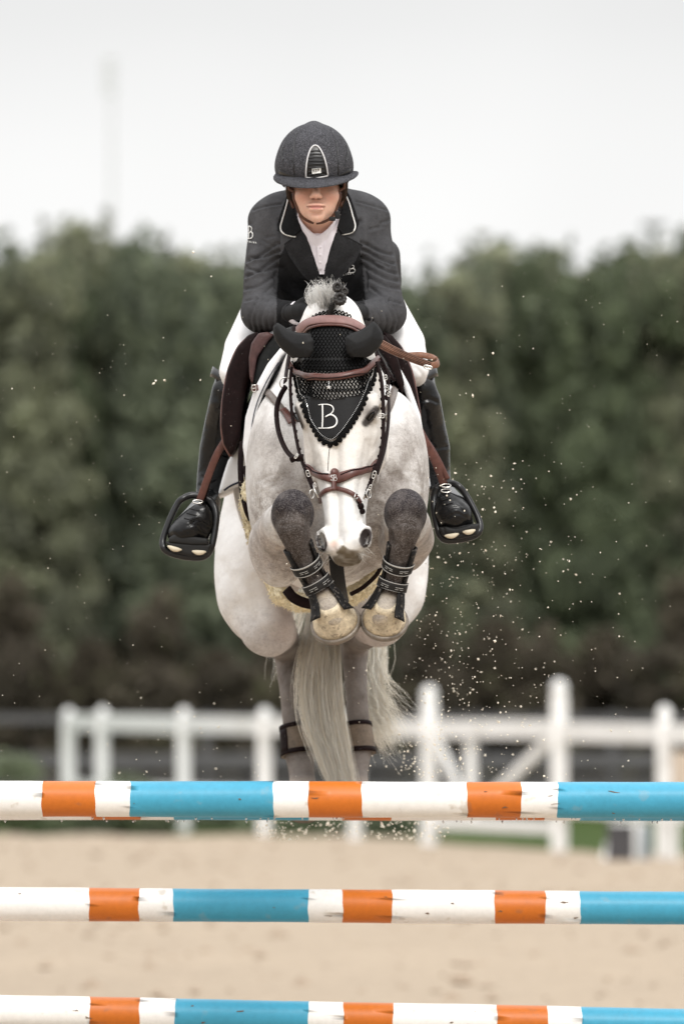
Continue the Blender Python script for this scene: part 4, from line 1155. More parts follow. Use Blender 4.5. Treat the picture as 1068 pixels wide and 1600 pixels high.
# hooves with shoes
def hoof(c0, c1, r0, r1, front_sq=.92):
    c0, c1 = np.array(c0), np.array(c1); A = unit(c1 - c0); L = np.linalg.norm(c1 - c0)
    prof = [(r0 * .80, -.012), (r0 * .97, -.004), (r0, 0), (r0 + (r1 - r0) * .22, L * .15), (r0 + (r1 - r0) * .66, L * .5), (r0 + (r1 - r0) * .90, L * .8), (r1, L), (r1 * .92, L + .0035), (r1 * .5, L - .004)]
    V, f = lathe(prof, c0, 40, A)
    o = MB().add(V, f).build('hoof', M['hoof'], horse)
    th = np.radians(np.linspace(-150, 150, 40)); X = unit(np.array([1, 0, 0]) - A * A[0]); Z = np.cross(X, A); Z = Z if Z[2] < 0 else -Z
    V = []; pr = [(r1 * .78, 0), (r1 * 1.08, -.003), (r1 * 1.13, .003), (r1 * 1.10, .012), (r1 * .80, .012)]
    for (r, h) in pr: V.append(c1 + A * (h + .0005) + r * (np.cos(th)[:, None] * Z + np.sin(th)[:, None] * X))
    V = np.concatenate(V); n = 40; k = len(pr); f = []
    for i in range(k):
        for j in range(n - 1): a, b2 = i * n + j, ((i + 1) % k) * n + j; f.append((a, a + 1, b2 + 1, b2))
    f.append(tuple(i * n for i in range(k))); f.append(tuple(i * n + n - 1 for i in range(k))[::-1])
    MB().add(V, f).build('horseshoe', M['shoe'], o)
hoof(P(514, 945, 20.985), P(524, 973, 21.045), .042, .064)
hoof(P(602, 943, 20.985), P(600, 969, 21.045), .041, .061)
hoof(P(474, 1236, 22.87), P(476, 1262, 22.83), .040, .056)
hoof(P(553, 1230, 22.87), P(552, 1256, 22.83), .040, .056)

# tail: thousands of strands
def strands(roots, mids, ends, n, r0, r1, seed, cols, wob=.02, seg=12, sides=3):
    """hair from lists of control curves; each strand blends a random control curve with scatter"""
    r = np.random.default_rng(seed); K = len(roots); V = []; C = []
    t = np.linspace(0, 1, seg)
    curves = [np.array(q, float) for q in zip(roots, mids, ends)]
    for i in range(n):
        c = roots[r.integers(K)]
        break
    return None
def hair(name, curves, n, seed, spread0, spread1, r0, cols, parent, label=None, seg=12, wob=.012, lens=(.75, 1.05)):
    """curves: lists of (px,py,Y) guides; strands follow a blend of two neighbouring guides with scatter"""
    r = np.random.default_rng(seed); G = np.array([cr([P(*p) for p in c], seg) for c in curves]); K = len(G)
    u = r.random(n) * (K - 1); i = np.minimum(u.astype(int), K - 2) if K > 1 else np.zeros(n, int); w = (u - i)[:, None, None]
    base = G[i] * (1 - w) + G[np.minimum(i + 1, K - 1)] * w if K > 1 else np.repeat(G, n, 0)
    t = np.linspace(0, 1, seg)[None, :, None]
    off = r.standard_normal((n, 1, 3)) * (spread0 * (1 - t) + spread1 * t)
    ph = r.random((n, 1, 3)) * 6.28; fr = 2 + 5 * r.random((n, 1, 1))
    Pt = base + off + wob * t * np.sin(t * fr + ph) * r.random((n, 1, 1))
    ln = r.uniform(lens[0], lens[1], (n, 1, 1)); # shorten
    k = np.clip(np.linspace(0, 1, seg)[None, :] * ln[:, :, 0], 0, 1) * (seg - 1); k0 = np.minimum(k.astype(int), seg - 2); kf = (k - k0)[..., None]
    a = np.arange(n)[:, None]; Pt = Pt[a, k0] * (1 - kf) + Pt[a, k0 + 1] * kf
    T = unit(np.gradient(Pt, axis=1)); ref = unit(r.standard_normal((n, 1, 3))); N = unit(ref - T * (ref * T).sum(-1, keepdims=True)); B = np.cross(T, N)
    rad = (r0 * (.7 + .6 * r.random((n, 1, 1)))) * (1 - .75 * t ** 3)
    V = np.stack([Pt + rad * (math.cos(q) * N + math.sin(q) * B) for q in (0, 2.094, 4.189)], 2)  # n,seg,3,3
    V = V.reshape(-1, 3); idx = np.arange(n * seg * 3).reshape(n, seg, 3)
    Q = np.concatenate([np.stack([idx[:, :-1, j], idx[:, :-1, (j + 1) % 3], idx[:, 1:, (j + 1) % 3], idx[:, 1:, j]], -1).reshape(-1, 4) for j in range(3)])
    o = mesh_np(name, V, Q, M['hair_white'], parent)
    cw = r.random(n); C = np.stack([np.interp(cw, np.linspace(0, 1, len(cols)), [c[j] for c in cols]) for j in range(3)], 1)
    paint_attr(o, np.repeat(C, seg * 3, 0))
    if label: o['label'] = label
    return o
cream = [(.96, .94, .88), (.94, .90, .81), (.96, .95, .91), (.90, .83, .70)]
hair('tail', [
    [(505, 800, 23.35), (494, 930, 23.1), (487, 1010, 22.84), (474, 1080, 22.78), (484, 1140, 22.76), (516, 1222, 22.74)],
    [(508, 800, 23.35), (502, 930, 23.1), (499, 1030, 22.84), (495, 1090, 22.78), (504, 1150, 22.76), (528, 1232, 22.74)],
    [(512, 800, 23.35), (512, 940, 23.1), (512, 1050, 22.84), (513, 1100, 22.78), (522, 1150, 22.76), (541, 1232, 22.74)],
    [(516, 800, 23.35), (522, 940, 23.1), (525, 1050, 22.86), (529, 1100, 22.80), (536, 1150, 22.78), (551, 1222, 22.76)]], 9500, 3, .005, .006, .00085, cream, horse, wob=.014, seg=11)
hair('tail', [
    [(505, 860, 23.3), (484, 980, 22.95), (468, 1070, 22.78), (472, 1120, 22.75), (496, 1180, 22.73)],
    [(505, 860, 23.3), (490, 980, 22.95), (478, 1070, 22.78), (488, 1140, 22.75), (514, 1205, 22.73)]], 200, 41, .006, .009, .0008, cream, horse, wob=.04, seg=12)
hair('tail_wisp', [
    [(545, 860, 23.45), (575, 1000, 23.4), (568, 1070, 23.3), (580, 1130, 23.25), (600, 1172, 23.2)],
    [(548, 860, 23.45), (585, 1000, 23.4), (575, 1080, 23.3), (592, 1120, 23.25), (612, 1150, 23.2)]], 900, 5, .010, .018, .0010, cream, horse, wob=.05)
hair('tail_wisp', [
    [(548, 860, 23.45), (582, 990, 23.4), (584, 1050, 23.3), (596, 1085, 23.25), (630, 1118, 23.2)],
    [(550, 860, 23.45), (590, 1000, 23.4), (590, 1060, 23.3), (608, 1095, 23.25), (640, 1120, 23.2)]], 130, 6, .012, .012, .0009, cream, horse, wob=.05)
hair('tail_wisp', [[(500, 850, 23.5), (462, 960, 23.5), (440, 1010, 23.4), (432, 1050, 23.3)], [(500, 850, 23.5), (468, 960, 23.5), (450, 1030, 23.4), (447, 1070, 23.3)]], 45, 7, .012, .016, .0009, cream, horse, wob=.05)
# forelock tuft and braids on the crest
fl = [(.93, .92, .90), (.80, .79, .77), (.94, .94, .93)]
hair('forelock', [[(512, 490, 21.24), (500, 468, 21.20), (490, 452, 21.20), (484, 446, 21.18)], [(514, 490, 21.24), (508, 462, 21.20), (504, 446, 21.2), (502, 440, 21.18)],
                  [(518, 490, 21.24), (520, 462, 21.2), (520, 446, 21.2), (526, 441, 21.18)], [(522, 490, 21.24), (528, 468, 21.2), (531, 458, 21.2), (536, 450, 21.18)]], 420, 8, .005, .007, .0007, fl, horse, wob=.03, lens=(.35, 1.0))
hair('mane', [[(500, 500, 21.26), (490, 480, 21.26), (486, 462, 21.27), (492, 450, 21.3)], [(512, 498, 21.26), (503, 476, 21.25), (500, 460, 21.25), (505, 448, 21.3)]], 450, 9, .006, .008, .0007, fl, horse, wob=.02, lens=(.6, 1.0))
for (x, y, r_) in ((531, 467, 11), (527, 449, 8.5), (538, 455, 6)):
    c = P(x, y, 21.17); rr = r_ * 21.17 / F; mb = MB()
    th = np.linspace(0, 2 * np.pi, 25)[:-1]
    for k in range(3):
        ring = np.stack([c[0] + rr * .62 * np.cos(th), c[1] - .006 + .006 * np.sin(th * 3 + k * 2.1) + 0 * th, c[2] + rr * .62 * np.sin(th)], 1)
        ring[:, [0, 2]] += (rr * .16 * np.cos(th * 4 + k * 2.1))[:, None] * np.stack([np.cos(th), np.sin(th)], 1)
        mb.add(*tube(ring, rr * .26, 6, closed=True))
    mb.add(*lathe([(rr * .3, -.006), (rr * .42, 0), (rr * .25, .012)], c + [0, -.004, 0], 12, (0, 1, 0)))
    mb.build('braid_knot', M['braid'], horse)
hair('mane_parting', [[(514, 498, 21.2), (514, 488, 21.18), (516, 476, 21.17)], [(517, 498, 21.2), (518, 486, 21.18), (524, 470, 21.17)]], 160, 12, .0025, .004, .0008, [(.03, .03, .03), (.12, .12, .12)], horse, wob=.005)
# whiskers
wm = MB()
for i in range(46):
    sg = 1 if i % 3 else -1
    a = HP(sg * rng.uniform(.03, .06), rng.uniform(.62, .675), rng.uniform(-.08, -.03)); d = unit(ea * sg * rng.uniform(.2, 1) + es * rng.uniform(.2, 1) + eb * rng.uniform(-.3, .4)); L = rng.uniform(.012, .04)
    wm.add(*tube([a, a + d * L * .5, a + d * L + np.array([0, 0, -.004])], [.0005, .0004, .0002], 3))
wm.build('whiskers', M['thread_white'], horse)
# ------------------------------------------------------------------ saddle cloth, saddle, girth
def vol_obj(name, vol, m, parent=None, smooth=2, paint=None, cr_items=None):
    V, Q = vol.extract(smooth)
    if cr_items: V = crease(V, Q, cr_items)
    o = mesh_np(name, V, Q, m, parent)
    return o, V, Q
def grid(x0, x1, y0, y1, z0, z1, h):
    """z given as photograph rows at 22 m"""
    return Vol(axis_pts([(P(x0, 0, 22)[0], h), (P(x1, 0, 22)[0], h)]), axis_pts([(y0, h), (y1, h)]), axis_pts([(P(0, z1, 22)[2], h), (P(0, z0, 22)[2], h)]))

g = grid(325, 460, 21.55, 22.55, 530, 800, .006)
g.prism([(452, 548), (440, 560), (420, 600), (404, 640), (396, 690), (396, 735), (388, 752), (380, 700), (384, 655), (398, 610), (418, 572), (440, 545)], 21.75, 21.60, 22.3, rnd=.012)
g.prism([(388, 690), (372, 700), (357, 722), (348, 750), (341, 776), (362, 766), (386, 757), (402, 720)], 22.1, 21.95, 22.45, rnd=.012, k=.02)
pad, PV, PQ = vol_obj('saddle_cloth', g, M['cloth_white'])
g = grid(590, 700, 21.55, 22.55, 530, 800, .006)
g.prism([(590, 548), (606, 562), (626, 600), (642, 640), (650, 690), (652, 735), (660, 752), (664, 700), (656, 650), (640, 605), (618, 565), (600, 545)], 21.85, 21.75, 22.3, rnd=.012)
g.prism([(650, 690), (662, 705), (668, 735), (672, 764), (660, 766), (648, 740)], 22.1, 21.95, 22.45, rnd=.012, k=.02)
V2, Q2 = g.extract(2); PV = np.vstack([PV, V2]); PQ = np.vstack([PQ, Q2 + len(pad.data.vertices)])
bpy.data.objects.remove(pad)
# over the withers, under the saddle, both sides are one cloth
g = grid(400, 640, 21.8, 22.5, 500, 640, .008)
g.prism([(420, 600), (440, 555), (470, 525), (515, 515), (560, 525), (600, 555), (622, 600), (612, 600), (590, 560), (555, 535), (515, 526), (475, 535), (448, 562), (430, 600)], 22.1, 21.85, 22.45, rnd=.006)
V3, Q3 = g.extract(1); PQ = np.vstack([PQ, Q3 + len(PV)]); PV = np.vstack([PV, V3])
pad = mesh_np('saddle_cloth', PV, PQ, M['cloth_white'])
tag(pad, 'white saddle cloth with thin navy piping under the dark saddle', 'saddle cloth')
PT = bvh(PV, PQ)
mb = MB()
for l in ([(434, 566), (414, 600), (398, 640), (391, 690), (391, 742)], [(440, 566), (421, 600), (404, 640), (397, 690), (396, 735)]):
    p, nn = on(l, PT, 24, .0015); mb.add(*tube(p, .0016, 5))
p, nn = on([(350, 766), (362, 758), (386, 749)], PT, 10, .001); mb.add(*tube(p, .003, 5))
p, nn = on([(655, 739), (664, 744), (670, 746)], PT, 8, .001); mb.add(*tube(p, .003, 5))
tag(mb.build('piping', M['navy'], pad), kind='stuff')
# tufted wool edge
def fluff(name, pts, n, L, r0, m, parent, seed, gxyz=(0, 0, 0)):
    r = np.random.default_rng(seed); c = np.asarray(pts); i = r.integers(0, len(c), n)
    o = c[i] + r.standard_normal((n, 3)) * L * .25; d = unit(r.standard_normal((n, 3)) + np.array(gxyz)); 
    s = np.cross(d, unit(r.standard_normal((n, 3)))); s = unit(s) * r0
    t = np.cross(unit(d), unit(s)) * r0; e = o + d * L * (.5 + r.random((n, 1))) + np.array([0, 0, -.3]) * L
    mm = (o + e) / 2 + np.cross(d, unit(r.standard_normal((n, 3)))) * L * .18
    V = np.stack([o + s, o - s * .5 + t, o - s * .5 - t, mm + s * .8, mm - s * .4 + t * .8, mm - s * .4 - t * .8, e], 1).reshape(-1, 3)
    b = np.arange(n)[:, None] * 7; f = []
    T = [(0, 1, 4, 3), (1, 2, 5, 4), (2, 0, 3, 5)]; T3 = [(3, 4, 6, 6), (4, 5, 6, 6), (5, 3, 6, 6)]
    Fq = np.concatenate([b + np.array(t_)[None] for t_ in T]); 
    F3 = np.concatenate([b + np.array(t_[:3])[None] for t_ in T3])
    o_ = mesh_np(name, V, Fq.tolist() + F3.tolist(), m, parent)
    return tag(o_, kind='stuff')

saddle = empty('saddle', P(500, 540, 22.1), 'dark brown leather jumping saddle with black stirrups on the grey horse', 'saddle')
g = grid(330, 430, 21.6, 22.5, 505, 740, .005)
g.prism([(404, 520), (388, 526), (371, 545), (356, 580), (348, 625), (346, 665), (350, 695), (361, 715), (368, 706), (376, 685), (379, 645), (386, 610), (398, 575), (402, 545)], 21.9, 21.78, 22.32, rnd=.016)
fl1, V, Q = vol_obj('flap', g, M['leather_dark'], saddle); FL1 = bvh(V, Q)
g = grid(590, 680, 21.6, 22.5, 505, 740, .005)
g.prism([(597, 520), (612, 526), (627, 545), (642, 580), (651, 620), (656, 655), (654, 682), (647, 703), (642, 690), (636, 650), (626, 615), (610, 575), (600, 548)], 21.9, 21.78, 22.32, rnd=.014)
fl2, V, Q = vol_obj('flap', g, M['leather_dark'], saddle); FL2 = bvh(V, Q)
# brown rolled edge of the flaps
for l, tr in (([(388, 527), (371, 546), (357, 581), (349, 625), (347, 665), (351, 694), (361, 713)], FL1), ([(611, 527), (627, 546), (642, 581), (650, 620), (655, 655), (653, 682), (648, 700)], FL2)):
    l3 = cr([P(a, b, 21.80) for a, b in l], 40)
    MB().add(*tube(l3, .0055, 8)).build('flap_edge', M['leather_brown'], saddle)
# pommel rolls
g = grid(380, 470, 21.6, 22.2, 510, 640, .0045)
g.prism([(404, 522), (418, 520), (428, 524), (415, 540), (402, 560), (397, 590), (395, 606), (390, 590), (389, 560), (393, 538)], 21.78, 21.70, 21.95, rnd=.012)
vol_obj('knee_roll', g, mat('mauve_brown_leather', (.070, .036, .034), .5, .25, noise=(60, .25, 4), speck=(240, .70, (.5, .48, .46), .5)), saddle)
g = grid(380, 480, 21.6, 22.3, 510, 640, .0045)
g.prism([(430, 524), (444, 530), (436, 552), (420, 575), (410, 600), (405, 620), (397, 622), (396, 596), (404, 560), (416, 538)], 21.80, 21.72, 22.05, rnd=.010)
vol_obj('panel', g, mat('black_saddle_felt', (.016, .017, .017), .85, .2, noise=(60, .3, 4)), saddle)
g = grid(560, 660, 21.6, 22.3, 510, 640, .0045)
g.prism([(588, 528), (600, 524), (612, 540), (622, 565), (631, 600), (628, 618), (616, 590), (602, 562), (590, 545)], 21.80, 21.72, 22.05, rnd=.010)
vol_obj('knee_roll', g, M['leather_dark'], saddle)
g = grid(430, 580, 21.7, 22.7, 430, 570, .008)
g.chain([(470, 545, 21.90, 26), (505, 528, 21.88, 26), (545, 545, 21.90, 26)], k=.03)
g.ellp(505, 538, 22.15, 52, .28, 22, k=.04); g.ellp(503, 500, 22.48, 66, .09, 36, k=.05)
vol_obj('seat', g, M['leather_dark'], saddle)

# stirrup leathers and irons
def stirrup(out_px, in_px, Y, top, foot_c, tread):
    st = None
    ringo = cr([P(a, b, Y + dy) for a, b, dy in out_px], 90)
    V, f = tube(ringo, 1, 4)
    m = len(ringo); T = unit(np.gradient(ringo, axis=0)); cen = ringo.mean(0)
    nn = np.tile([0, -1., 0], (m, 1)); mb = MB()
    S = unit(np.cross(T, nn))
    w = .0125; V = []
    # arch: flat bar, wide from front to back
    prof = [(-.0072, -.018), (.0072, -.018), (.0095, -.012), (.0095, .012), (.0072, .018), (-.0072, .018), (-.0095, .012), (-.0095, -.012)]
    wide = np.interp(np.linspace(0, 1, m), in_px[0], in_px[1])
    for (u, d) in prof: V.append(ringo + S * (u * wide)[:, None] + np.array([0, 1, 0]) * d)
    V = np.stack(V, 1).reshape(-1, 3); k = len(prof); f = []
    for i in range(m):
        j = (i + 1) % m
        for a in range(k): f.append((i * k + a, i * k + (a + 1) % k, j * k + (a + 1) % k, j * k + a))
    mb.add(V, f); o = mb.build('stirrup', M['metal_dark'], saddle)
    return o
# closed outlines, clockwise from the top (px, py, depth offset)
L_st = [(316, 776, 0), (300, 774, 0), (286, 779, -.01), (277, 788, -.01), (264, 815, -.02), (255, 842, -.03), (255, 854, -.04), (262, 862, -.04), (282, 868, -.04), (310, 871, -.04), (324, 866, -.04), (331, 853, -.04), (336, 828, -.03), (338, 806, -.02), (334, 790, -.01), (328, 781, 0)]
R_st = [(690, 757, 0), (704, 755, 0), (716, 760, -.01), (727, 773, -.01), (741, 798, -.02), (749, 818, -.03), (748, 830, -.04), (740, 837, -.04), (720, 842, -.04), (698, 844, -.04), (687, 837, -.04), (681, 818, -.03), (677, 792, -.02), (678, 774, -.01), (682, 762, -.01)]
ws = ([0, .12, .3, .42, .55, .7, .85, 1], [1.1, .95, .9, 1.0, 1.2, 1.0, 1.0, 1.1])
st1 = stirrup(L_st, ws, 21.92, None, None, None); st2 = stirrup(R_st, ws, 21.92, None, None, None)
m_pale = mat('pale_tread_grip', (.62, .55, .42), .6)
for st, pts, pal in ((st1, [(258, 846), (332, 850), (326, 868), (300, 870), (268, 863)], [((262, 853), (284, 859)), ((300, 861), (322, 862))]),
                     (st2, [(684, 824), (748, 818), (746, 836), (716, 843), (690, 838)], [((694, 837), (716, 834)), ((722, 831), (742, 828))])):
    g = grid(pts[0][0] - 15, pts[1][0] + 15, 21.78, 22.02, 810, 880, .003)
    g.prism(pts, 21.88, 21.84, 21.93, rnd=.008)
    vol_obj('tread', g, M['rubber'], st)
    for a, b in pal:
        p = cr([P(a[0], a[1], 21.835), P((a[0] + b[0]) / 2, (a[1] + b[1]) / 2 + 2, 21.833), P(b[0], b[1], 21.835)], 10)
        MB().add(*tube(p, [.002, .004, .006, .007, .0075, .0075, .007, .006, .004, .002], 8)).build('grip', m_pale, st)
def leather(pts, w, m='leather_brown', nrm=(0, -1, 0), n=24, th=.005, name='stirrup_leather', parent=None, crown=.001):
    p = cr([P(*q) for q in pts], n); return MB().add(*ribbon(p, np.tile(nrm, (n, 1)), w, th, crown)).build(name, M[m], parent)
leather([(352, 688, 21.83), (338, 712, 21.84), (325, 745, 21.86), (312, 782, 21.89)], .021, parent=saddle)
leather([(346, 704, 21.85), (331, 735, 21.87), (318, 778, 21.90)], .016, 'leather_dark', parent=saddle)
leather([(654, 672, 21.83), (666, 694, 21.84), (680, 722, 21.86), (693, 756, 21.89)], .024, parent=saddle)
leather([(663, 684, 21.85), (680, 710, 21.86), (699, 748, 21.88)], .014, 'leather_brown', parent=saddle)
for (x, y, s) in ((309, 787, 1), (696, 762, 1)):
    for dy in (-3, 5):
        th = np.linspace(0, 2 * np.pi, 21)[:-1]; c = P(x, y + dy, 21.885)
        MB().add(*tube(np.stack([c[0] + .014 * np.cos(th), c[1] - .004 + .004 * np.sin(th), c[2] + .005 * np.sin(th)], 1), .0022, 6, closed=True)).build('leather_loop', M['metal'], saddle)

# girth with a sheepskin lining, seen between the forelegs
girth = empty('girth', P(500, 930, 22.0), 'leather girth lined with cream sheepskin under the horse behind its forelegs', 'girth')
g = grid(355, 610, 21.50, 22.3, 730, 980, .006)
lf = [(383, 752, 21.86, 5), (380, 790, 21.88, 5), (389, 830, 21.9, 5.5), (403, 870, 21.92, 5.5), (420, 905, 21.92, 7), (438, 931, 21.9, 13), (464, 941, 21.88, 13), (500, 941, 21.85, 12), (540, 936, 21.82, 14), (570, 918, 21.82, 12), (590, 895, 21.84, 10), (602, 870, 21.88, 9)]
g.chain(lf, k=.01, flat=((0, 1, 0), 2.4))
g.ellp(386, 768, 21.72, 8, .05, 17, k=.01)
fo, FV, FQ = vol_obj('sheepskin', g, M['fleece'], girth)
rr = np.random.default_rng(3); FN = vnormals(FV, FQ); FV2 = FV + FN * (.004 * np.sin(FV[:, :1] * 300 + FV[:, 2:] * 210) * np.cos(FV[:, 1:2] * 260))
fo.data.vertices.foreach_set('co', FV2.astype(np.float32).ravel()); fo.data.update()
fluff('wool', FV, 9000, .008, .0013, M['fleece'], fo, 4)
leather([(448, 921, 21.70), (458, 933, 21.69), (474, 941, 21.69), (490, 944, 21.70)], .030, 'speckle_girth' if False else 'leather_dark', (0, -1, -.3), 16, .008, 'strap', girth)
leather([(596, 884, 21.64), (586, 900, 21.66), (566, 918, 21.68), (548, 928, 21.70)], .012, 'leather_dark', (0, -1, -.3), 16, .006, 'strap', girth)
leather([(381, 560, 21.8), (379, 690, 21.755), (376, 722, 21.74), (378, 762, 21.72), (385, 795, 21.71), (392, 812, 21.72)][1:], .017, 'leather_dark', (-.25, -1, 0), 26, .005, 'strap', girth)
leather([(384, 728, 21.73), (388, 745, 21.72), (390, 760, 21.72)], .022, 'leather_dark', (-.25, -1, 0), 10, .004, 'strap', girth)
# narrow martingale strap between the forelegs
bp_ = empty('breastplate', P(500, 640, 21.5), 'brown leather breastplate with buckled straps over the horse shoulders', 'breastplate')
leather([(524, 866, 21.25), (526, 890, 21.27), (530, 920, 21.35), (534, 940, 21.5)], .040, 'felt', (0, -1, 0), 14, .006, 'strap', bp_)
def onstrap(px, w, m, parent, tree, off=.002, th=.004, n=24, name='strap', crown=.0015, fb=21.4):
    p, nn = on(px, tree, n, off, fb); return MB().add(*ribbon(p, nn, w, th, crown)).build(name, M[m], parent)
M['leather_grey'] = mat('wet_grey_brown_leather', (.13, .105, .09), .4, .5, noise=(50, .25, 4), bump=(500, .2, .0006))
onstrap([(394, 606), (408, 607), (418, 613), (430, 628), (443, 645)], .021, 'leather_grey', bp_, HT, .004)
onstrap([(440, 642), (449, 652), (457, 664)], .024, 'leather_brown', bp_, HT, .008)
onstrap([(396, 607), (402, 608), (410, 609)], .023, 'leather_brown', bp_, HT, .010)
onstrap([(616, 602), (613, 622), (607, 640), (600, 654)], .021, 'leather_grey', bp_, HT, .004)
def buckle(px, py, tree, w, h, ang, parent, r=.0022, name='buckle', Y=None, m='metal'):
    hN = hit(px, py, tree) if tree is not None else None
    if hN is None or Y is not None: hN = (P(px, py, Y or 21.2), np.array([0, -1., 0]))
    c, n = hN; c = c + n * .008; u = unit(np.cross([0, 0, 1], n)); v = np.cross(n, u); ca, sa = math.cos(ang), math.sin(ang); u, v = u * ca + v * sa, v * ca - u * sa
    w *= .7; h *= .72; r *= .75; th = np.linspace(0, 2 * np.pi, 29)[:-1]; p = 4.0
    q = (np.abs(np.cos(th)) ** p + np.abs(np.sin(th)) ** p) ** (-1 / p)
    ring = c + (np.cos(th) * q * w)[:, None] * u + (np.sin(th) * q * h)[:, None] * v
    mb = MB().add(*tube(ring, r, 6, closed=True)); mb.add(*tube([c - u * w, c + u * w], r * .8, 5))
    return mb.build(name, M[m], parent)
buckle(397, 607, HT, .008, .013, .1, bp_); buckle(413, 609, HT, .006, .014, .2, bp_); buckle(448, 650, HT, .011, .015, -.8, bp_); buckle(599, 652, HT, .009, .013, .3, bp_)

# ------------------------------------------------------------------ ear bonnet
bon = empty('ear_bonnet', P(515, 580, 21.1), 'black crocheted ear bonnet with a white letter B over the horse forehead', 'ear bonnet')
EL = [(460, 574), (462, 588), (466, 606), (473, 630), (480, 648), (488, 662), (497, 678), (505, 688), (516, 693), (527, 688), (537, 677), (547, 662), (556, 647), (566, 628), (575, 608), (582, 590), (585, 572)]
top_poly = [(486, 560), (480, 545), (484, 515), (490, 500), (516, 492), (545, 500), (552, 515), (548, 545), (560, 560), (584, 566), (585, 574), (560, 584), (520, 590), (480, 584), (456, 574), (457, 566)]
V, f = patch([(459, 574), (466, 560), (474, 530), (484, 512), (492, 499), (516, 492), (543, 499), (556, 512), (556, 530), (566, 556), (584, 568), (570, 574), (552, 578), (530, 580), (510, 580), (490, 579), (472, 576)], HT, .002, .001, 5)
MB().add(V, f).build('crown_cloth', M['felt'], bon)
V, f = patch([(468, 618), (516, 626), (568, 616), (556, 643), (546, 658), (536, 673), (526, 684), (516, 688), (506, 684), (498, 674), (489, 658), (480, 642)], HT, .004, .003, 5)
lp = MB().add(V, f).build('point_panel', M['felt'], bon)
BV_ = np.vstack([HV]); 
# crocheted net: rows of zigzag yarn
def span(y):
    l = cr(np.array(EL, float), 120); yy = l[:, 1]; k = np.argmax(yy)
    a = np.interp(y, yy[:k + 1], l[:k + 1, 0]); b = np.interp(-y, -yy[k:], l[k:, 0]); return a, b
mb = MB(); ry = 4.4; row = 0; y = 497.0
while y < 626:
    if y < 512: a, b = 492 - (y - 497) * .4, 544 + (y - 497) * .5
    elif y < 552: a, b = 487, 545
    elif y < 562: a, b = 470, 568
    elif y < 576: a, b = 458, 585
    else: a, b = span(y); a += 4; b -= 4
    sag = (3.5 if y > 560 else 0)
    n = int((b - a) / 2.7); pts = []; last = None
    for i in range(n + 1):
        x = a + (b - a) * i / n; yy = y + (ry * .5 if (i + row) % 2 else -ry * .5) + sag * (1 - ((x - 516) / 60) ** 2)
        h = hit(x, yy, HT)
        if h: pts.append(h[0] + h[1] * .004)
    if len(pts) > 3: mb.add(*tube(pts, .0031 if y > 566 else .0022, 4, cap=False))
    y += ry * .98; row += 1
tag(mb.build('net', M['yarn'], bon), kind='stuff')
# edge: cord, scallops, crystal line
ed = cr(np.array(EL, float), 400); cenx = 516
p, nn = on(EL, HT, 70, .004); MB().add(*ribbon(p, nn, .010, .004, .001)).build('border', M['yarn'], bon)
sm = MB(); n = 34
pp_, nn_ = on(EL, HT, n * 6 + 1, .003)
Tn = unit(np.gradient(pp_, axis=0))
for i in range(n):
    c = pp_[i * 6 + 3]; N = nn_[i * 6 + 3]; t = Tn[i * 6 + 3]; s = unit(np.cross(t, N)); 
    if (s @ (c - HP(0, .10, 0))) < 0: s = -s
    V, f = lathe([(.0005, -.001), (.0074, 0), (.0078, .0015), (.0055, .003), (.0005, .0035)], c + s * .0045, 10, N); o = MB().add(V, f).build('scallop', M['yarn'], bon) if i == 0 else None
    if i == 0: sc0 = o.data; sc_c, sc_N = c + s * .0045, N
    else: MB().add(V, f).build('scallop', M['yarn'], bon)
inner = [(x + (516 - x) * .085, y + (600 - y) * .07 if y > 600 else y) for x, y in EL[1:-1]]
p, nn = on(inner, HT, 90, .0085); cm = MB()
for a, b in zip(p, nn): cm.add(*lathe([(.0004, -.001), (.0016, 0), (.0010, .0013)], a, 6, b))
tag(cm.build('crystal', M['crystal'], bon, False), kind='stuff')
p, nn = on(inner, HT, 60, .005); MB().add(*ribbon(p, nn, .007, .0025, .001)).build('inner_cord', M['yarn'], bon)
# knitted top edge
mb = MB()
for k, yo in enumerate((0, 4)):
    l = [(486, 502 - yo), (498, 495 - yo), (516, 491 - yo), (535, 494 - yo), (548, 501 - yo)]
    p, nn = on(l, HT, 46, .005); ph = np.arange(46) * 1.6 + k
    p = p + nn * (.002 * np.sin(ph))[:, None] + np.array([0, 0, 1]) * (.0025 * np.cos(ph))[:, None]; mb.add(*tube(p, .0022, 5))
mb.build('top_edge', M['yarn'], bon)
# ear covers
def ear(poly, tipd, x0, x1):
    g = grid(x0, x1, 20.98, 21.32, 488, 580, .003)
    g.prism(poly, 21.13, 21.095, 21.130, rnd=.0045); V, Q = g.extract(2)
    p2 = topx(V); c = np.array(poly).mean(0)
    de = dist_poly(p2, poly + [poly[0]]); fr_ = V[:, 1] < 21.1125
    V[:, 1] += .0008 * np.abs(p2[:, 0] - 515) - .045 - np.where(fr_, .022 * np.sqrt(np.clip(de / 17, 0, 1)), 0)
    o = mesh_np('ear_cover', V, Q, M['felt'], bon); return V, Q
earL = [(433, 504), (440, 508), (450, 515), (463, 520), (482, 522), (490, 532), (490, 550), (482, 562), (470, 565), (455, 559), (440, 546), (430, 532), (426, 519), (427, 509)]
earR = [(583, 502), (590, 508), (597, 519), (599, 531), (592, 544), (580, 555), (566, 562), (552, 563), (542, 553), (539, 540), (540, 527), (548, 522), (562, 517), (574, 509)]
ear(earL, 0, 410, 505); ear(earR, 0, 525, 612)
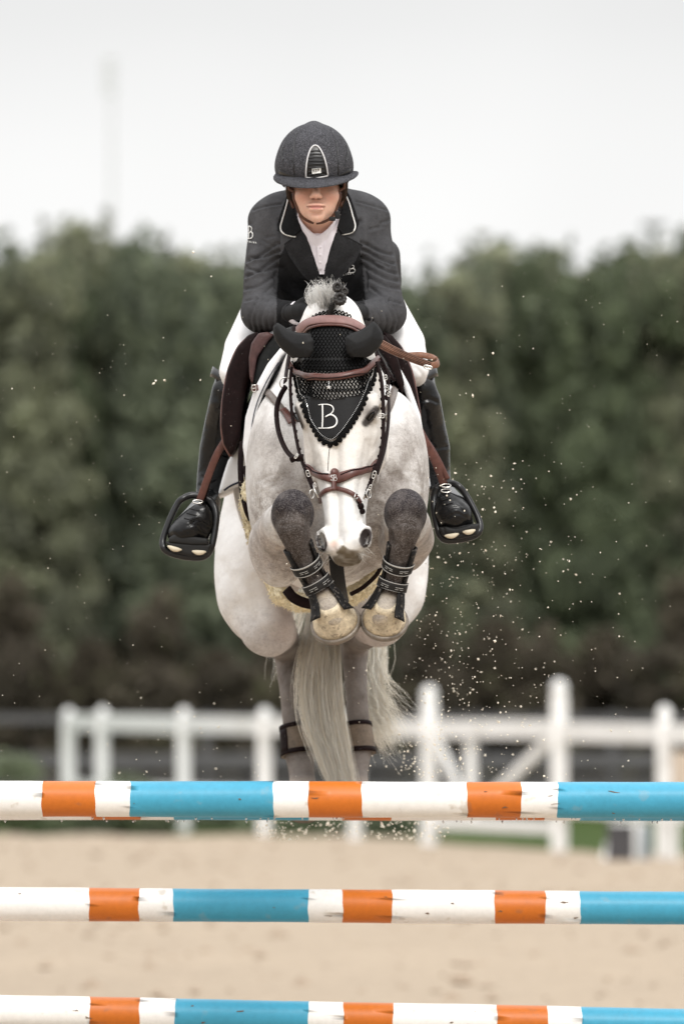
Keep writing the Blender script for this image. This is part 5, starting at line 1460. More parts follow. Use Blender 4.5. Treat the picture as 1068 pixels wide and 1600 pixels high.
# letters drawn as strokes
Bs = [([(.20, .0), (.22, .5), (.20, 1.0)], 1.5), ([(.0, .02), (.2, 0), (.45, 0)], .9), ([(.0, .99), (.2, 1.0), (.5, 1.0)], .9),
      ([(.40, 0), (.66, .04), (.80, .16), (.78, .30), (.62, .42), (.36, .52)], 1.1), ([(.36, .53), (.60, .42), (.84, .48), (1.0, .64), (.98, .82), (.80, .96), (.48, 1.0)], 1.5)]
Ss = [([(.85, .15), (.6, .0), (.25, .08), (.2, .28), (.5, .48), (.82, .66), (.75, .92), (.4, 1.0), (.1, .85)], 1.2)]
def letter(strokes, x, y, w, h, tree, r, parent, m='thread_white', off=.003, name='letter', slant=0.0, grow=None):
    mb = MB()
    for s, k in strokes:
        l = [(x + u * w + slant * (1 - v) * w, y + v * h) for u, v in s]
        p, nn = on(l, tree, 16, off, 21.8); mb.add(*ribbon(p, nn, r * k, .0009, 0))
    return mb.build(name, M[m], parent)
letter(Bs, 500, 633, 27, 37, HT, .0026, bon, off=.0085)
# small star charm
c, N = hit(514, 606, HT); c = c + N * .007; u = unit(np.cross([0, 0, 1], N)); v = np.cross(N, u); st = []
for k in range(10):
    a = math.pi / 2 + k * math.pi / 5; q = .0085 if k % 2 == 0 else .0038; st.append(c + u * q * math.cos(a) + v * q * math.sin(a))
sv = np.array(st + [c + N * .003, c - N * .002]); MB().add(sv, [(k, (k + 1) % 10, 10) for k in range(10)] + [((k + 1) % 10, k, 11) for k in range(10)]).add(*tube([c + v * .008, c + v * .018], .0014, 6)).build('star_charm', M['crystal'], bon, False)

# ------------------------------------------------------------------ bridle
bri = empty('bridle', P(520, 650, 21.0), 'brown leather bridle with padded browband and noseband on the horse head', 'bridle')
onstrap([(456, 566), (466, 579), (484, 587), (505, 591), (530, 590), (552, 585), (572, 575), (586, 562)], .020, 'leather_brown', bri, HT, .008, .006, 40, 'browband', .003)
onstrap([(457, 570), (467, 582), (484, 590), (505, 594), (530, 593), (552, 588), (572, 578), (586, 566)], .003, 'leather_dark', bri, HT, .0165, .0015, 40, 'browband_groove', 0)
M['headpiece'] = mat('dusty_pink_brown_leather', (.24, .135, .125), .5, .4, noise=(70, .15, 4), bump=(500, .2, .0006))
onstrap([(471, 517), (480, 509), (495, 504.5), (516, 503), (538, 505), (552, 510), (564, 518)], .028, 'headpiece', bri, HT, .010, .006, 40, 'headpiece', .001)
onstrap([(476, 524), (486, 516), (500, 512), (516, 511), (534, 512), (550, 517), (560, 525)], .008, 'leather_brown', bri, HT, .0095, .004, 40, 'headpiece_edge', .001)
p, nn = on([(476, 727), (486, 734), (500, 742), (512, 747), (524, 748.5), (536, 746), (550, 740), (566, 735), (580, 730), (588, 722)], HT, 44, .005)
wd = np.interp(np.linspace(0, 1, 44), [0, .3, .45, .55, .7, 1], [.019, .020, .030, .030, .021, .018])
nb = MB().add(*ribbon(p, nn, wd, .006, .003)).build('noseband', M['leather_brown'], bri)
p, nn = on([(476, 724), (486, 731), (500, 738), (512, 742)], HT, 20, .012); MB().add(*ribbon(p, nn, .0035, .0015)).build('noseband_groove', M['leather_dark'], nb)
p, nn = on([(536, 743), (550, 736), (566, 731), (584, 726)], HT, 20, .012); MB().add(*ribbon(p, nn, .0035, .0015)).build('noseband_groove', M['leather_dark'], nb)
V, f = lathe([(.001, 0), (.012, .002), (.013, .006), (.011, .011), (.002, .013)], hit(521, 739, HT)[0], 18, hit(521, 739, HT)[1]); MB().add(V, f).build('keeper', M['leather_brown'], nb)
onstrap([(519.5, 752), (520, 758), (520, 767)], .016, 'leather_brown', bri, HT, .006, .005, 8, 'flash_tab')
onstrap([(499, 783), (502, 775), (508, 768), (519, 764), (532, 764.5), (544, 769), (554, 776), (561, 786)], .013, 'leather_brown', bri, HT, .004, .005, 30, 'flash_strap', .002)
buckle(553, 776, HT, .008, .010, -.5, bri)
for (x, y, r_) in ((560, 783, 4.5), (563, 791, 5.5), (566, 799, 4.5)):
    h = hit(min(x, 563), y, HT); c = h[0] if h is not None else P(x, y, 21.0)
    c = P(x, y, c[1] - .004); rr = r_ * 21 / F
    MB().add(*lathe([(rr * .4, -rr), (rr * .95, -rr * .5), (rr, 0), (rr * .9, rr * .6), (rr * .35, rr)], c, 12, (.4, -.2, -1))).build('strap_keeper', M['leather_dark'], bri)
# monogram on the noseband
NBT = bvh(np.array([v.co for v in nb.data.vertices]), [list(q.vertices) for q in nb.data.polygons])
letter(Ss, 515.5, 742.5, 6, 8, NBT, .0011, nb, off=.0006); letter(Bs, 520, 742, 6.5, 9, NBT, .0009, nb, off=.0006)
# cheekpieces: stacked straps, keepers and buckles at both sides of the face
def cheek(l, w, Y0, Y1, sgn):
    n = 60; p = cr(np.array([P(a, b, Y0 + (Y1 - Y0) * i / (len(l) - 1)) for i, (a, b) in enumerate(l)]), n)
    nn = np.tile(unit(np.array([sgn * .8, -1, 0])), (n, 1))
    w = w * .72
    MB().add(*ribbon(p, nn, w, .006, .001)).build('cheekpiece', M['leather_dark'], bri)
    for k in range(5, n - 4, 5):
        t = unit(p[k + 1] - p[k - 1])
        MB().add(*tube([p[k] - t * .003, p[k] + t * .003], [w * .62 + .001 * (k % 2), w * .62], 8)).build('keeper', M['leather_dark'], bri)
cheek([(456, 574), (454, 600), (456, 640), (461, 672), (466, 698), (472, 720), (479, 738)], .012, 21.16, 21.05, -1)
cheek([(478, 735), (483, 748), (489, 762)], .015, 21.03, 21.00, -1)
cheek([(588, 566), (594, 590), (597, 620), (598, 655), (597, 690), (592, 716), (586, 738)], .015, 21.10, 21.0, 1)
cheek([(586, 728), (580, 748), (574, 766), (571, 778)], .012, 20.99, 20.97, 1)
cheek([(594, 560), (603, 580), (606, 600), (602, 625)], .010, 21.2, 21.12, 1)
for (x, y, Y, w, h, a) in ((481, 740, 21.01, .006, .012, .3), (584, 742, 20.98, .006, .014, -.3), (492, 758, 20.98, .004, .008, .4), (578, 762, 20.96, .005, .010, -.3), (604, 606, 21.1, .006, .010, .2), (602, 590, 21.12, .006, .009, .2), (607, 616, 21.1, .006, .008, -.2), (595, 650, 21.04, .013, .008, 0)):
    buckle(x, y, None, w, h, a, bri, .0019, Y=Y)
for (x, y, Y, r_) in ((446, 599, 21.28, .0165), (487, 772, 20.99, .012), (576, 772, 20.96, .012)):
    th = np.linspace(0, 2 * np.pi, 29)[:-1]; c = P(x, y, Y)
    MB().add(*tube(np.stack([c[0] + r_ * np.cos(th) * (.5 if y > 700 else 1), c[1] + r_ * .3 * np.cos(th), c[2] + r_ * np.sin(th)], 1), .0017, 6, closed=True)).build('bit_ring' if y > 700 else 'martingale_ring', M['metal'], bri)
for a, b, c in (((489, 757), (492, 768), (497, 778)), ((577, 757), (573, 768), (568, 780))):
    MB().add(*tube([P(a[0], a[1], 20.98), P(b[0], b[1], 20.97), P(c[0], c[1], 20.97)], [.002, .0026, .003], 6)).build('bit_shank', M['metal'], bri)
MB().add(*tube([P(515, 695, 21.0), P(513, 715, 20.975), P(512, 736, 20.965)], .0011, 5)).build('cord', M['leather_dark'], bri)
# reins
leather([(474, 716, 21.02), (462, 717, 21.06), (450, 708, 21.10), (440, 690, 21.14), (433, 665, 21.19), (432, 638, 21.23), (438, 618, 21.26), (446, 604, 21.28)], .0145, 'leather_dark', (.35, -1, .0), 40, .004, 'rein', bri)
leather([(455, 719, 21.045), (466, 714, 21.03), (474, 714, 21.02)], .016, 'leather_dark', (0, -1, .0), 10, .006, 'rein_keeper', bri)
buckle(463, 713, None, .010, .004, .9, bri, .002, Y=21.03)
leather([(446, 598, 21.30), (449, 575, 21.38), (454, 545, 21.45), (460, 510, 21.5)], .014, 'leather_dark', (-.6, -1, 0), 20, .004, 'rein', bri)
leather([(588, 740, 21.02), (600, 700, 21.10), (606, 650, 21.2), (604, 600, 21.35), (592, 560, 21.48), (575, 510, 21.58)], .012, 'leather_dark', (.9, -1, 0), 40, .004, 'rein', bri)
for o_ in ((0, 0), (5, 3)):
    MB().add(*tube(cr([P(586 + o_[0], 552 + o_[1], 21.45), P(597 + o_[0], 572 + o_[1], 21.42), P(611 + o_[0], 592 + o_[1], 21.40)], 12), .0042, 6)).build('rein_end', M['leather_dark'], bri)
# loose end of the rubber rein, looping out to the right
p = cr([P(588, 534, 21.50), P(606, 544, 21.47), P(632, 556, 21.44), P(655, 565, 21.42), P(672, 571, 21.41)], 30)
ro = MB().add(*ribbon(p, np.tile([.1, -1, .25], (30, 1)), np.linspace(.027, .021, 30), .006, .002)).build('rein_loop', M['leather_tan'], bri)
for k in range(-2, 3):
    T = unit(np.gradient(p, axis=0)); S = unit(np.cross(T, np.tile([.1, -1, .25], (30, 1))))
    MB().add(*tube(p + S * (k * .0045) + np.array([0, -.0085, .002]), .0008, 5)).build('rib', M['leather_dark'], ro)
p = cr([P(636, 556, 21.48), P(656, 555, 21.49), P(672, 558, 21.485), P(680, 562, 21.46)], 30)
MB().add(*ribbon(cr([P(679, 562, 21.47), P(683, 566, 21.45), P(680, 570, 21.425), P(670, 571, 21.41)], 12), np.tile([1, -.4, .1], (12, 1)), .019, .005, .001)).build('rein_loop', M['leather_tan'], bri)
MB().add(*ribbon(p, np.tile([.1, -1, .3], (30, 1)), .018, .005, .002)).build('rein_loop', M['leather_tan'], bri)
buckle(668, 574, None, .016, .006, -.2, bri, .003, Y=21.40)

# ------------------------------------------------------------------ tendon boots
def fboot(axis, rad, label, lean):
    root = empty('tendon_boot', axis[1], label, 'tendon boot')
    fr = (lean, -1, -.12)
    for a, b in ((52, 180), (-180, -52)):
        v, f = sweep(axis, rad, .0, .93, a, b, .003, .005, fr, 12, 16, flare=lambda t: .004 * max(0, t - .55))
        MB().add(v, f).build('shell', M['speckle_boot'], root)
    for a, b in ((34, 78), (-78, -34)):    # tongues reaching down over the fetlock
        v, f = sweep(axis + [axis[-1] * 2 - axis[-2] + np.array([0, .0, 0])], rad + [rad[-1] * 1.25], .62, 1.0, a, b, .005, .005, fr, 10, 8); MB().add(v, f).build('tongue', M['speckle_boot'], root)
    for t0, t1 in ((.24, .37), (.56, .70)):
        v, f = sweep(axis, rad, t0, t1, -100, 100, .009, .004, fr, 4, 30); sb = MB().add(v, f).build('strap', M['strap_dark'], root)
        for q in (t0, t1):
            v, f = sweep(axis, rad, q - .005, q + .005, -98, 98, .0125, .0010, fr, 2, 30); MB().add(v, f).build('stitching', M['thread_grey'], sb)
        tm = (t0 + t1) / 2
        for a in (-34, 26):
            mb = MB()
            for dt, r0_, r1_ in ((-.012, -17, 17), (.016, -17, -3), (.016, 4, 17)):
                v, f = sweep(axis, rad, tm + dt - .003, tm + dt + .003, a + r0_, a + r1_, .0128, .001, fr, 2, 7)
                v = v + 0; mb.add(v, f)
            mb.build('emblem', M['thread_grey'], sb)
    return root
rr_ = lambda a: [x * 21 / F for x in a]
fboot([P(465, 852, 20.955), P(475, 875, 20.967), P(487, 898, 20.99), P(500, 920, 21.0), P(510, 938, 21.0), P(514, 950, 20.998)], rr_([20, 18, 16.5, 17, 22, 25]), 'black open fronted tendon boot on the left foreleg in the picture', .1)
fboot([P(628, 852, 20.955), P(623, 875, 20.967), P(617, 898, 20.99), P(611, 920, 21.0), P(606, 938, 21.0), P(602, 950, 20.998)], rr_([20, 18, 16.5, 17, 22, 25]), 'black open fronted tendon boot on the right foreleg in the picture', -.1)
def hboot(axis, rad, label):
    root = empty('fetlock_boot', axis[1], label, 'fetlock boot')
    v, f = sweep(axis, rad, 0, 1, 0, 360, .003, .010, (0, -1, 0), 10, 32); MB().add(v, f).build('shell', M['hind_boot'], root)
    for t0, t1 in ((.0, .14), (.84, 1.0)):
        v, f = sweep(axis, rad, t0, t1, 0, 360, .011, .004, (0, -1, 0), 3, 32); MB().add(v, f).build('rim', M['leather_dark'], root)
    v, f = sweep(axis, rad, .15, .9, 35, 80, .012, .003, (0, -1, 0), 6, 8); MB().add(v, f).build('closure', M['leather_dark'], root)
hr = lambda a: [x * 22.93 / F for x in a]
hboot([P(462, 1133, 22.95), P(465, 1155, 22.94), P(468, 1180, 22.93)], hr([19, 20, 23]), 'taupe fetlock boot on the left hind leg in the picture')
hboot([P(556, 1130, 22.95), P(558, 1152, 22.94), P(560, 1178, 22.93)], hr([17, 19, 21]), 'taupe fetlock boot on the right hind leg in the picture')
# ------------------------------------------------------------------ the rider
g = Vol(axis_pts([(-.42, .008), (-.20, .008), (-.17, .0032), (.03, .0032), (.06, .008), (.42, .008)]),
        axis_pts([(21.48, .0032), (21.80, .0032), (21.9, .008), (22.75, .009)]),
        axis_pts([(1.88, .009), (2.85, .009), (2.90, .0032), (3.22, .0034)]))
# trunk, arms, legs under the clothes
g.chain([(497, 345, 21.86, 26), (500, 380, 21.99, 50), (500, 430, 22.12, 55), (500, 470, 22.35, 60)], k=.03)
g.chain([(424, 345, 22.01, 18), (413, 400, 21.98, 15), (409, 482, 21.93, 12), (440, 492, 21.78, 10), (462, 488, 21.685, 8)], k=.01)
g.chain([(576, 345, 22.01, 18), (590, 400, 21.98, 15), (600, 482, 21.93, 12), (575, 492, 21.78, 10), (553, 488, 21.685, 8)], k=.01)
g.chain([(450, 345, 21.98, 26), (550, 345, 21.98, 26)], k=.03)
g.chain([(470, 470, 22.38, 42), (420, 498, 22.16, 33), (364, 580, 21.965, 8), (350, 640, 22.06, 9), (332, 740, 22.12, 10), (326, 785, 22.08, 9), (304, 830, 21.94, 7)], k=.02)
g.chain([(530, 470, 22.38, 42), (590, 492, 22.16, 33), (646, 577, 21.965, 8), (665, 640, 22.06, 9), (684, 735, 22.12, 10), (690, 765, 22.08, 9), (710, 808, 21.94, 7)], k=.02)
# hands as slim gloved fingers
def hand(vol, wx, wy, wY, dx, extra):
    """palm and five fingers closing round the reins"""
    k = .004
    vol.chain([(wx, wy, wY, 11 + extra), (wx + dx * 10, wy - 2, wY - .03, 14 + extra), (wx + dx * 18, wy - 3, wY - .055, 13 + extra)], k=.01)
    for j in range(4):
        y = wy - 14 + j * 8; r = 4.3 - .25 * j + extra * .6
        vol.chain([(wx + dx * 20, y + 3, wY - .060, r + .6), (wx + dx * 30, y + 1, wY - .075, r), (wx + dx * 33, y + 3, wY - .052, r * .95), (wx + dx * (24 - j), y + 5, wY - .040, r * .85)], k=k)
    vol.chain([(wx + dx * 6, wy - 12, wY - .03, 5 + extra), (wx + dx * 16, wy - 19, wY - .06, 4.8 + extra * .6), (wx + dx * 27, wy - 18, wY - .078, 4.2 + extra * .6)], k=.006)
hand(g, 456, 488, 21.672, 1, -4.2); hand(g, 560, 488, 21.672, -1, -4.2)
# neck and head
g.chain([(497, 362, 21.90, 27), (496, 335, 21.83, 26), (496, 300, 21.82, 30)], k=.02)
g.ellp(495, 262, 21.84, 42, .100, 52, k=.02)
g.ellp(495, 300, 21.785, 37.5, .080, 40, k=.02)
g.ellp(495, 322, 21.745, 29, .060, 25, k=.02)
g.ellp(494.5, 338, 21.705, 12, .022, 10, k=.015)      # chin
for s in (-1, 1):
    g.ellp(495 + s * 21, 306, 21.725, 13, .026, 12, k=.02)      # cheeks
    g.ellp(495 + s * 17, 278, 21.700, 10, .016, 7, k=.01, sub=True)   # eye sockets
    g.ellp(495 + s * 17, 280, 21.712, 7.2, .013, 6.2, k=.004)
    g.chain([(495 + s * 40, 285, 21.80, 4), (495 + s * 41, 300, 21.81, 3.5)], k=.006)      # ears
g.chain([(494.5, 276, 21.700, 4.5), (494, 290, 21.683, 5.2), (493.5, 303, 21.662, 6.4)], k=.008)
g.ellp(493.5, 305, 21.660, 6.6, .012, 5.2, k=.006)
for s in (-1, 1):
    g.ellp(493.5 + s * 6.5, 307, 21.672, 3.8, .010, 3.8, k=.004)
    g.ellp(493.5 + s * 4.0, 311, 21.660, 2.0, .007, 1.6, k=.002, sub=True)
g.ellp(493.5, 320.5, 21.680, 15, .016, 3.4, k=.005)
g.ellp(493.5, 327, 21.681, 12.5, .016, 4.0, k=.005)
g.ellp(493.5, 323.6, 21.660, 14, .010, .6, k=.003, sub=True)
g.ellp(493.5, 334, 21.678, 10, .006, 2.2, k=.006, sub=True)
V, Q = g.extract(1); del g
p2 = topx(V); N = vnormals(V, Q); n = len(V)
c = np.tile([.70, .43, .325], (n, 1)); fr = np.clip(-N[:, 1] * 3, 0, 1) * (V[:, 1] < 21.82)
def bl(colr, w):
    global c
    w = np.clip(w, 0, 1)[:, None]; c = c * (1 - w) + np.array(colr) * w
def g2(x, y, sx, sy): return np.exp(-(((p2[:, 0] - x) / sx) ** 2 + ((p2[:, 1] - y) / sy) ** 2))
for s in (-1, 1): bl((.66, .30, .22), fr * g2(495 + s * 22, 309, 11, 9) * .55)
bl((.56, .33, .25), fr * g2(495, 334, 16, 4) * .35); bl((.60, .33, .25), fr * np.clip((np.abs(p2[:, 0] - 495) - 27) / 10, 0, 1) * .5)
lip = g2(493.5, 323.5, 14.5, 5.0); bl((.50, .19, .165), fr * np.clip(lip * 2 - .75, 0, .8))
bl((.20, .07, .06), fr * np.clip(np.exp(-((p2[:, 1] - 323.6 + .012 * (p2[:, 0] - 493.5) ** 2 * .3) / .8) ** 2) * (np.abs(p2[:, 0] - 493.5) < 15), 0, .85))
for s in (-1, 1): bl((.16, .06, .05), fr * np.clip(g2(493.5 + s * 4.2, 310.6, 2.6, 1.5) * 1.4, 0, .8)); bl((.14, .09, .06), fr * np.clip(g2(495 + s * 17, 270, 11, 2.0) * 1.3, 0, .8)); bl((.80, .78, .76), fr * np.clip(g2(495 + s * 17, 280, 5.5, 2.6) * 1.5 - .4, 0, .9)); bl((.05, .035, .03), fr * np.clip(g2(495 + s * 17, 281, 2.2, 2.4) * 2 - .6, 0, 1))
bl((.58, .28, .20), fr * g2(493.5, 306, 6, 4) * .4)
hidden = V[:, 2] < P(0, 372, 21.8)[2]; 
person = mesh_np('person', V, Q, M['skin']); paint_attr(person, c)
tag(person, 'rider in a charcoal jacket and helmet leaning low over the jumping grey horse', 'person')
SK = bvh(V, Q)

# hair drawn back under the helmet
hc = [(.10, .055, .03), (.05, .03, .02), (.16, .08, .045)]
hair('hair', [[(452, 278, 21.74), (451, 292, 21.745), (452, 305, 21.76), (458, 318, 21.78)], [(449, 278, 21.80), (449, 294, 21.80), (452, 310, 21.81), (458, 326, 21.82)]], 420, 31, .0025, .002, .0006, hc, person, wob=.004)
hair('hair', [[(538, 278, 21.74), (538, 292, 21.745), (537, 305, 21.76), (531, 318, 21.78)], [(541, 278, 21.80), (541, 294, 21.80), (538, 310, 21.81), (532, 326, 21.82)]], 420, 32, .0025, .002, .0006, hc, person, wob=.004)

# jacket
g = grid(365, 645, 21.55, 22.75, 285, 535, .0042)
g.chain([(421, 341, 22.00, 27), (462, 322, 21.98, 26), (534, 320, 21.98, 26), (576, 338, 22.00, 27)], k=.02)
g.chain([(409, 340, 22.0, 17), (417, 352, 22.0, 22)], k=.010); g.chain([(588, 339, 22.0, 17), (580, 350, 22.0, 22)], k=.010)
g.chain([(440, 345, 21.99, 44), (500, 345, 21.97, 40), (558, 345, 21.99, 44)], k=.03)
g.ellp(499, 385, 21.96, 82, .155, 75, k=.04)
g.ellp(501, 430, 22.10, 86, .22, 62, k=.05)
g.ellp(501, 428, 22.28, 90, .26, 60, k=.06)
g.ellp(501, 445, 22.42, 92, .26, 62, k=.06)
g.chain([(596, 400, 22.3, 29), (600, 440, 22.4, 27), (604, 470, 22.45, 20)], k=.03)      # jacket skirt lifting behind
g.chain([(412, 400, 22.35, 28), (410, 440, 22.4, 27), (404, 470, 22.45, 18)], k=.03)
g.chain([(419, 350, 22.00, 29), (415, 385, 21.98, 29.5), (409, 430, 21.95, 28.5), (407, 470, 21.92, 28), (409, 488, 21.90, 31)], k=.025)
g.chain([(409, 488, 21.90, 31), (432, 492, 21.80, 25), (452, 490, 21.72, 20), (464, 488, 21.68, 18)], k=.02)
g.chain([(578, 347, 22.00, 28), (584, 385, 21.98, 30), (593, 430, 21.95, 30), (599, 470, 21.92, 30), (601, 489, 21.90, 32)], k=.025)
g.chain([(601, 489, 21.90, 32), (582, 493, 21.80, 26), (564, 491, 21.72, 21), (552, 489, 21.68, 18)], k=.02)
g.ellp(497, 455, 21.90, 58, .06, 22, k=.03, sub=True)
# neck opening
g.chain([(497, 290, 21.80, 27), (496, 340, 21.84, 30)], k=.006, sub=True)
JV, JQ = g.extract(3); del g
fold = []
for (a, b, w, d) in [((432, 380), (386, 408), 3, .006), ((436, 392), (390, 402), 2.5, .004), ((434, 402), (384, 432), 3, .006), ((432, 418), (388, 420), 2.2, .004), ((430, 432), (382, 452), 3, .004), ((426, 448), (384, 470), 2.5, .003)]:
    fold.append(([a, ((a[0] + b[0]) / 2 - 2, (a[1] + b[1]) / 2 + 5), b], w, d))
for x in (391, 399, 408, 417, 427, 438, 449): fold.append(([(x + 10, 466 + (x - 391) * .12), (x + 2, 486), (x - 1, 503), (x + 3, 519)], 2.6, .0055))
for (a, b, w, d) in [((566, 378), (612, 398), 3, .006), ((568, 390), (616, 412), 2.5, .005), ((566, 402), (620, 428), 3, .006), ((570, 418), (622, 440), 2.4, .004), ((574, 434), (626, 452), 3, .004), ((578, 450), (626, 474), 2.5, .004)]:
    fold.append(([a, ((a[0] + b[0]) / 2 + 2, (a[1] + b[1]) / 2 + 4), b], w, d))
for x in (562, 572, 582, 592, 602, 612, 620): fold.append(([(x - 10, 466 + (620 - x) * .10), (x - 2, 486), (x + 2, 503), (x - 2, 519)], 2.4, .0042))
fold += [([(437, 345), (434, 375), (431, 410), (432, 450)], 3.5, .012), ([(563, 345), (567, 375), (570, 410), (570, 450)], 3.5, .012),     # armhole
         ([(395, 328), (415, 322), (440, 318)], 1.6, .003), ([(604, 328), (585, 322), (556, 314)], 1.6, .003), ([(440, 420), (460, 445), (490, 452)], 5, .006), ([(565, 415), (545, 440), (512, 452)], 5, .006),
         ([(445, 390), (470, 410), (492, 445)], 4, .003), ([(555, 395), (530, 415), (508, 445)], 4, .003), ([(498, 440), (500, 480)], 1.6, .006)]
for k in range(16):
    x0 = rng.uniform(385, 430) if k % 2 else rng.uniform(575, 622); y0 = rng.uniform(335, 500); fold.append(([(x0, y0), (x0 + rng.uniform(-22, 22), y0 + rng.uniform(-12, 16))], rng.uniform(1.5, 3), rng.uniform(.0015, .003)))
fold = [(l_, w_ * .9, d_ * 1.6) for l_, w_, d_ in fold] + [([(x_ + 4 * w2, y_ + 4) for x_, y_ in l_], w_ * .9, -d_ * .7) for (l_, w_, d_), w2 in zip(fold, [0] * len(fold))]
JV = crease(JV, JQ, fold)
p2 = topx(JV); JN = vnormals(JV, JQ)
jc = np.tile([.062, .062, .066], (len(JV), 1)); side = np.abs(p2[:, 0] - 500)
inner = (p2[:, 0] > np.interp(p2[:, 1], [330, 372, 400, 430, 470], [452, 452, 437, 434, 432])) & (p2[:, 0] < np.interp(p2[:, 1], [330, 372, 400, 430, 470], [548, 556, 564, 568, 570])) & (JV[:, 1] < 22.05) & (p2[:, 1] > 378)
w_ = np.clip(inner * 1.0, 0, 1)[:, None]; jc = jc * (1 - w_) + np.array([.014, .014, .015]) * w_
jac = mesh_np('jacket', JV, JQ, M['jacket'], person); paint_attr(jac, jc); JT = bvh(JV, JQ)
# back of the collar, collar leaves and lapels
col_l = [(452, 300), (449, 318), (444, 336), (438, 355), (440, 364), (450, 368), (462, 371), (472, 362), (466, 346), (460, 330), (458, 312)]
col_r = [(538, 300), (545, 316), (550, 334), (555, 354), (551, 363), (542, 366), (531, 368), (525, 358), (529, 344), (532, 330), (534, 312)]
lap_l = [(472, 358), (462, 371), (447, 381), (455, 402), (474, 427), (492, 446), (500, 448), (499, 424), (488, 392), (478, 366)]
lap_r = [(526, 356), (532, 368), (545, 373), (563, 383), (552, 408), (530, 432), (512, 446), (501, 448), (506, 418), (516, 384)]
# shirt first, as its own cloth body inside the opening
shp = [(458, 322), (462, 338), (470, 356), (482, 384), (498, 424), (502, 424), (512, 396), (522, 366), (532, 338), (535, 322), (516, 348), (496, 357), (476, 348)]
V, f = patch([(458, 335), (470, 356), (482, 384), (495, 426), (506, 426), (517, 390), (527, 360), (535, 335), (520, 345), (496, 352), (472, 345)], JT, .0055, .003, 5)
pz = topx(V); V = V + np.array([0, -1, 0]) * (.0022 * np.sin(pz[:, 0] * .55 + pz[:, 1] * .12) * (np.abs(pz[:, 0] - 499) < 26))[:, None]
sh = MB().add(V, f).build('shirt', M['shirt'], person)
ST = bvh(V, f)
for y in (362, 374, 386, 398, 410):
    h = hit(500, y, ST)
    if h: MB().add(*lathe([(.001, .002), (.0042, .0018), (.0046, .0005), (.0046, -.001)], h[0], 12, h[1])).build('button', M['shirt'], sh)
onstrap([(500, 352), (500, 380), (500, 422)], .018, 'shirt', sh, ST, .0004, .0012, 20, 'placket', 0)
nk = [P(496, 380, 21.86), P(496, 368, 21.845), P(496, 356, 21.835)]
v, f = sweep(nk, [31.5 * 21.8 / F, 29.5 * 21.8 / F, 28.5 * 21.8 / F], 0, 1, 0, 360, .001, .004, (0, -1, 0), 6, 40)
vv = v.copy(); th_ = (vv[:, 0] - P(496, 0, 21.83)[0]) / .055; vv[:, 2] += .040 * np.clip(np.abs(th_), 0, 1) ** 1.3 + np.where(vv[:, 1] > 21.84, .02, 0) - .002
MB().add(vv, f).build('shirt_collar', M['shirt'], sh)
for poly, off in ((lap_l, .006), (lap_r, .004)):
    V, f = patch(poly, JT, off, .0045, 5); MB().add(V, f).build('lapel', M['lapel_face'], jac)
CT = []
for poly in (col_l, col_r):
    V, f = patch(poly, JT, .012, .005, 5, Yfall=21.86); MB().add(V, f).build('collar', M['lapel'], jac); CT.append(bvh(V, f))
for l, t in (([(451, 306), (448, 320), (443, 338), (438.5, 354), (440, 362), (446, 366), (462, 370)], CT[0]), ([(540, 306), (545, 318), (550, 336), (554.5, 353), (552, 361), (546, 364), (532, 367)], CT[1])):
    p, nn = on(l, t, 36, .001, 21.85); MB().add(*tube(p, .0022, 6)).build('collar_piping', M['thread_white'], jac)
# monograms
m_thr = 'thread_white'
letter(Bs, 542, 413.5, 11, 12, JT, .0016, jac, off=.0025, slant=.1)
letter(Bs, 388.5, 354, 7.5, 19, JT, .0020, jac, off=.003)
def ticks(x0, x1, y, n, tree, h=.0028, slope=0.0):
    mb = MB()
    for i in range(n):
        x = x0 + (x1 - x0) * i / n
        if i % 6 == 5: continue
        yy = y + slope * (x - x0); a = 1 if i % 2 else -1
        p, nn = on([(x, yy - 1.3), (x + .8 * a, yy), (x + .2, yy + 1.3)], tree, 5, .003, 21.9); mb.add(*ribbon(p, nn, .0009, .0006))
    return tag(mb.build('small_print', M[m_thr], jac), kind='stuff')
ticks(387, 404, 377.5, 12, JT, slope=.18); ticks(530, 552, 428.5, 13, JT, slope=-.12)
# cuffs: shirt edge and buttons
cu = MB().add(*sweep([P(462, 489, 21.69), P(470, 488, 21.66)], [.031, .030], 0, 1, 0, 360, .0, .003, (0, -1, 0), 3, 28)); cu.build('shirt_cuff', M['shirt'], person)
for (x, y) in ((570, 498), (576, 499), (582, 500)):
    h = hit(x, y, JT); 
    if h: MB().add(*lathe([(.001, .003), (.005, .0026), (.0058, .0008), (.0058, -.001)], h[0], 12, h[1])).build('button', M['lapel'], jac)
# gloves
for wx, dx in ((458, 1), (558, -1)):
    g = grid(wx - 45, wx + 45, 21.5, 21.80, 455, 525, .003)
    hand(g, wx, 488, 21.665, dx, .6); g.chain([(wx - dx * 4, 489, 21.69, 15), (wx + dx * 6, 488, 21.66, 13)], k=.006)
    vol_obj('glove', g, M['glove'], person, 1)

# breeches
g = grid(325, 690, 21.75, 22.75, 425, 640, .0062)
g.chain([(500, 455, 22.45, 72), (500, 470, 22.38, 66)], k=.03)
g.chain([(466, 470, 22.36, 56), (420, 498, 22.14, 47), (385, 545, 22.0, 35), (366, 580, 21.93, 24), (360, 600, 22.02, 12)], k=.02)
g.chain([(536, 468, 22.36, 56), (590, 492, 22.14, 47), (628, 538, 22.0, 36), (646, 576, 21.93, 24), (652, 598, 22.02, 12)], k=.02)
V, Q = g.extract(2); V = crease(V, Q, [([(352, 575), (362, 590), (358, 605)], 3, .004), ([(375, 500), (366, 540), (352, 572)], 4, .003), ([(640, 500), (652, 540), (664, 570)], 4, .003), ([(650, 575), (660, 588), (650, 600)], 3, .004)])
mesh_np('breeches', V, Q, M['breeches'], person)

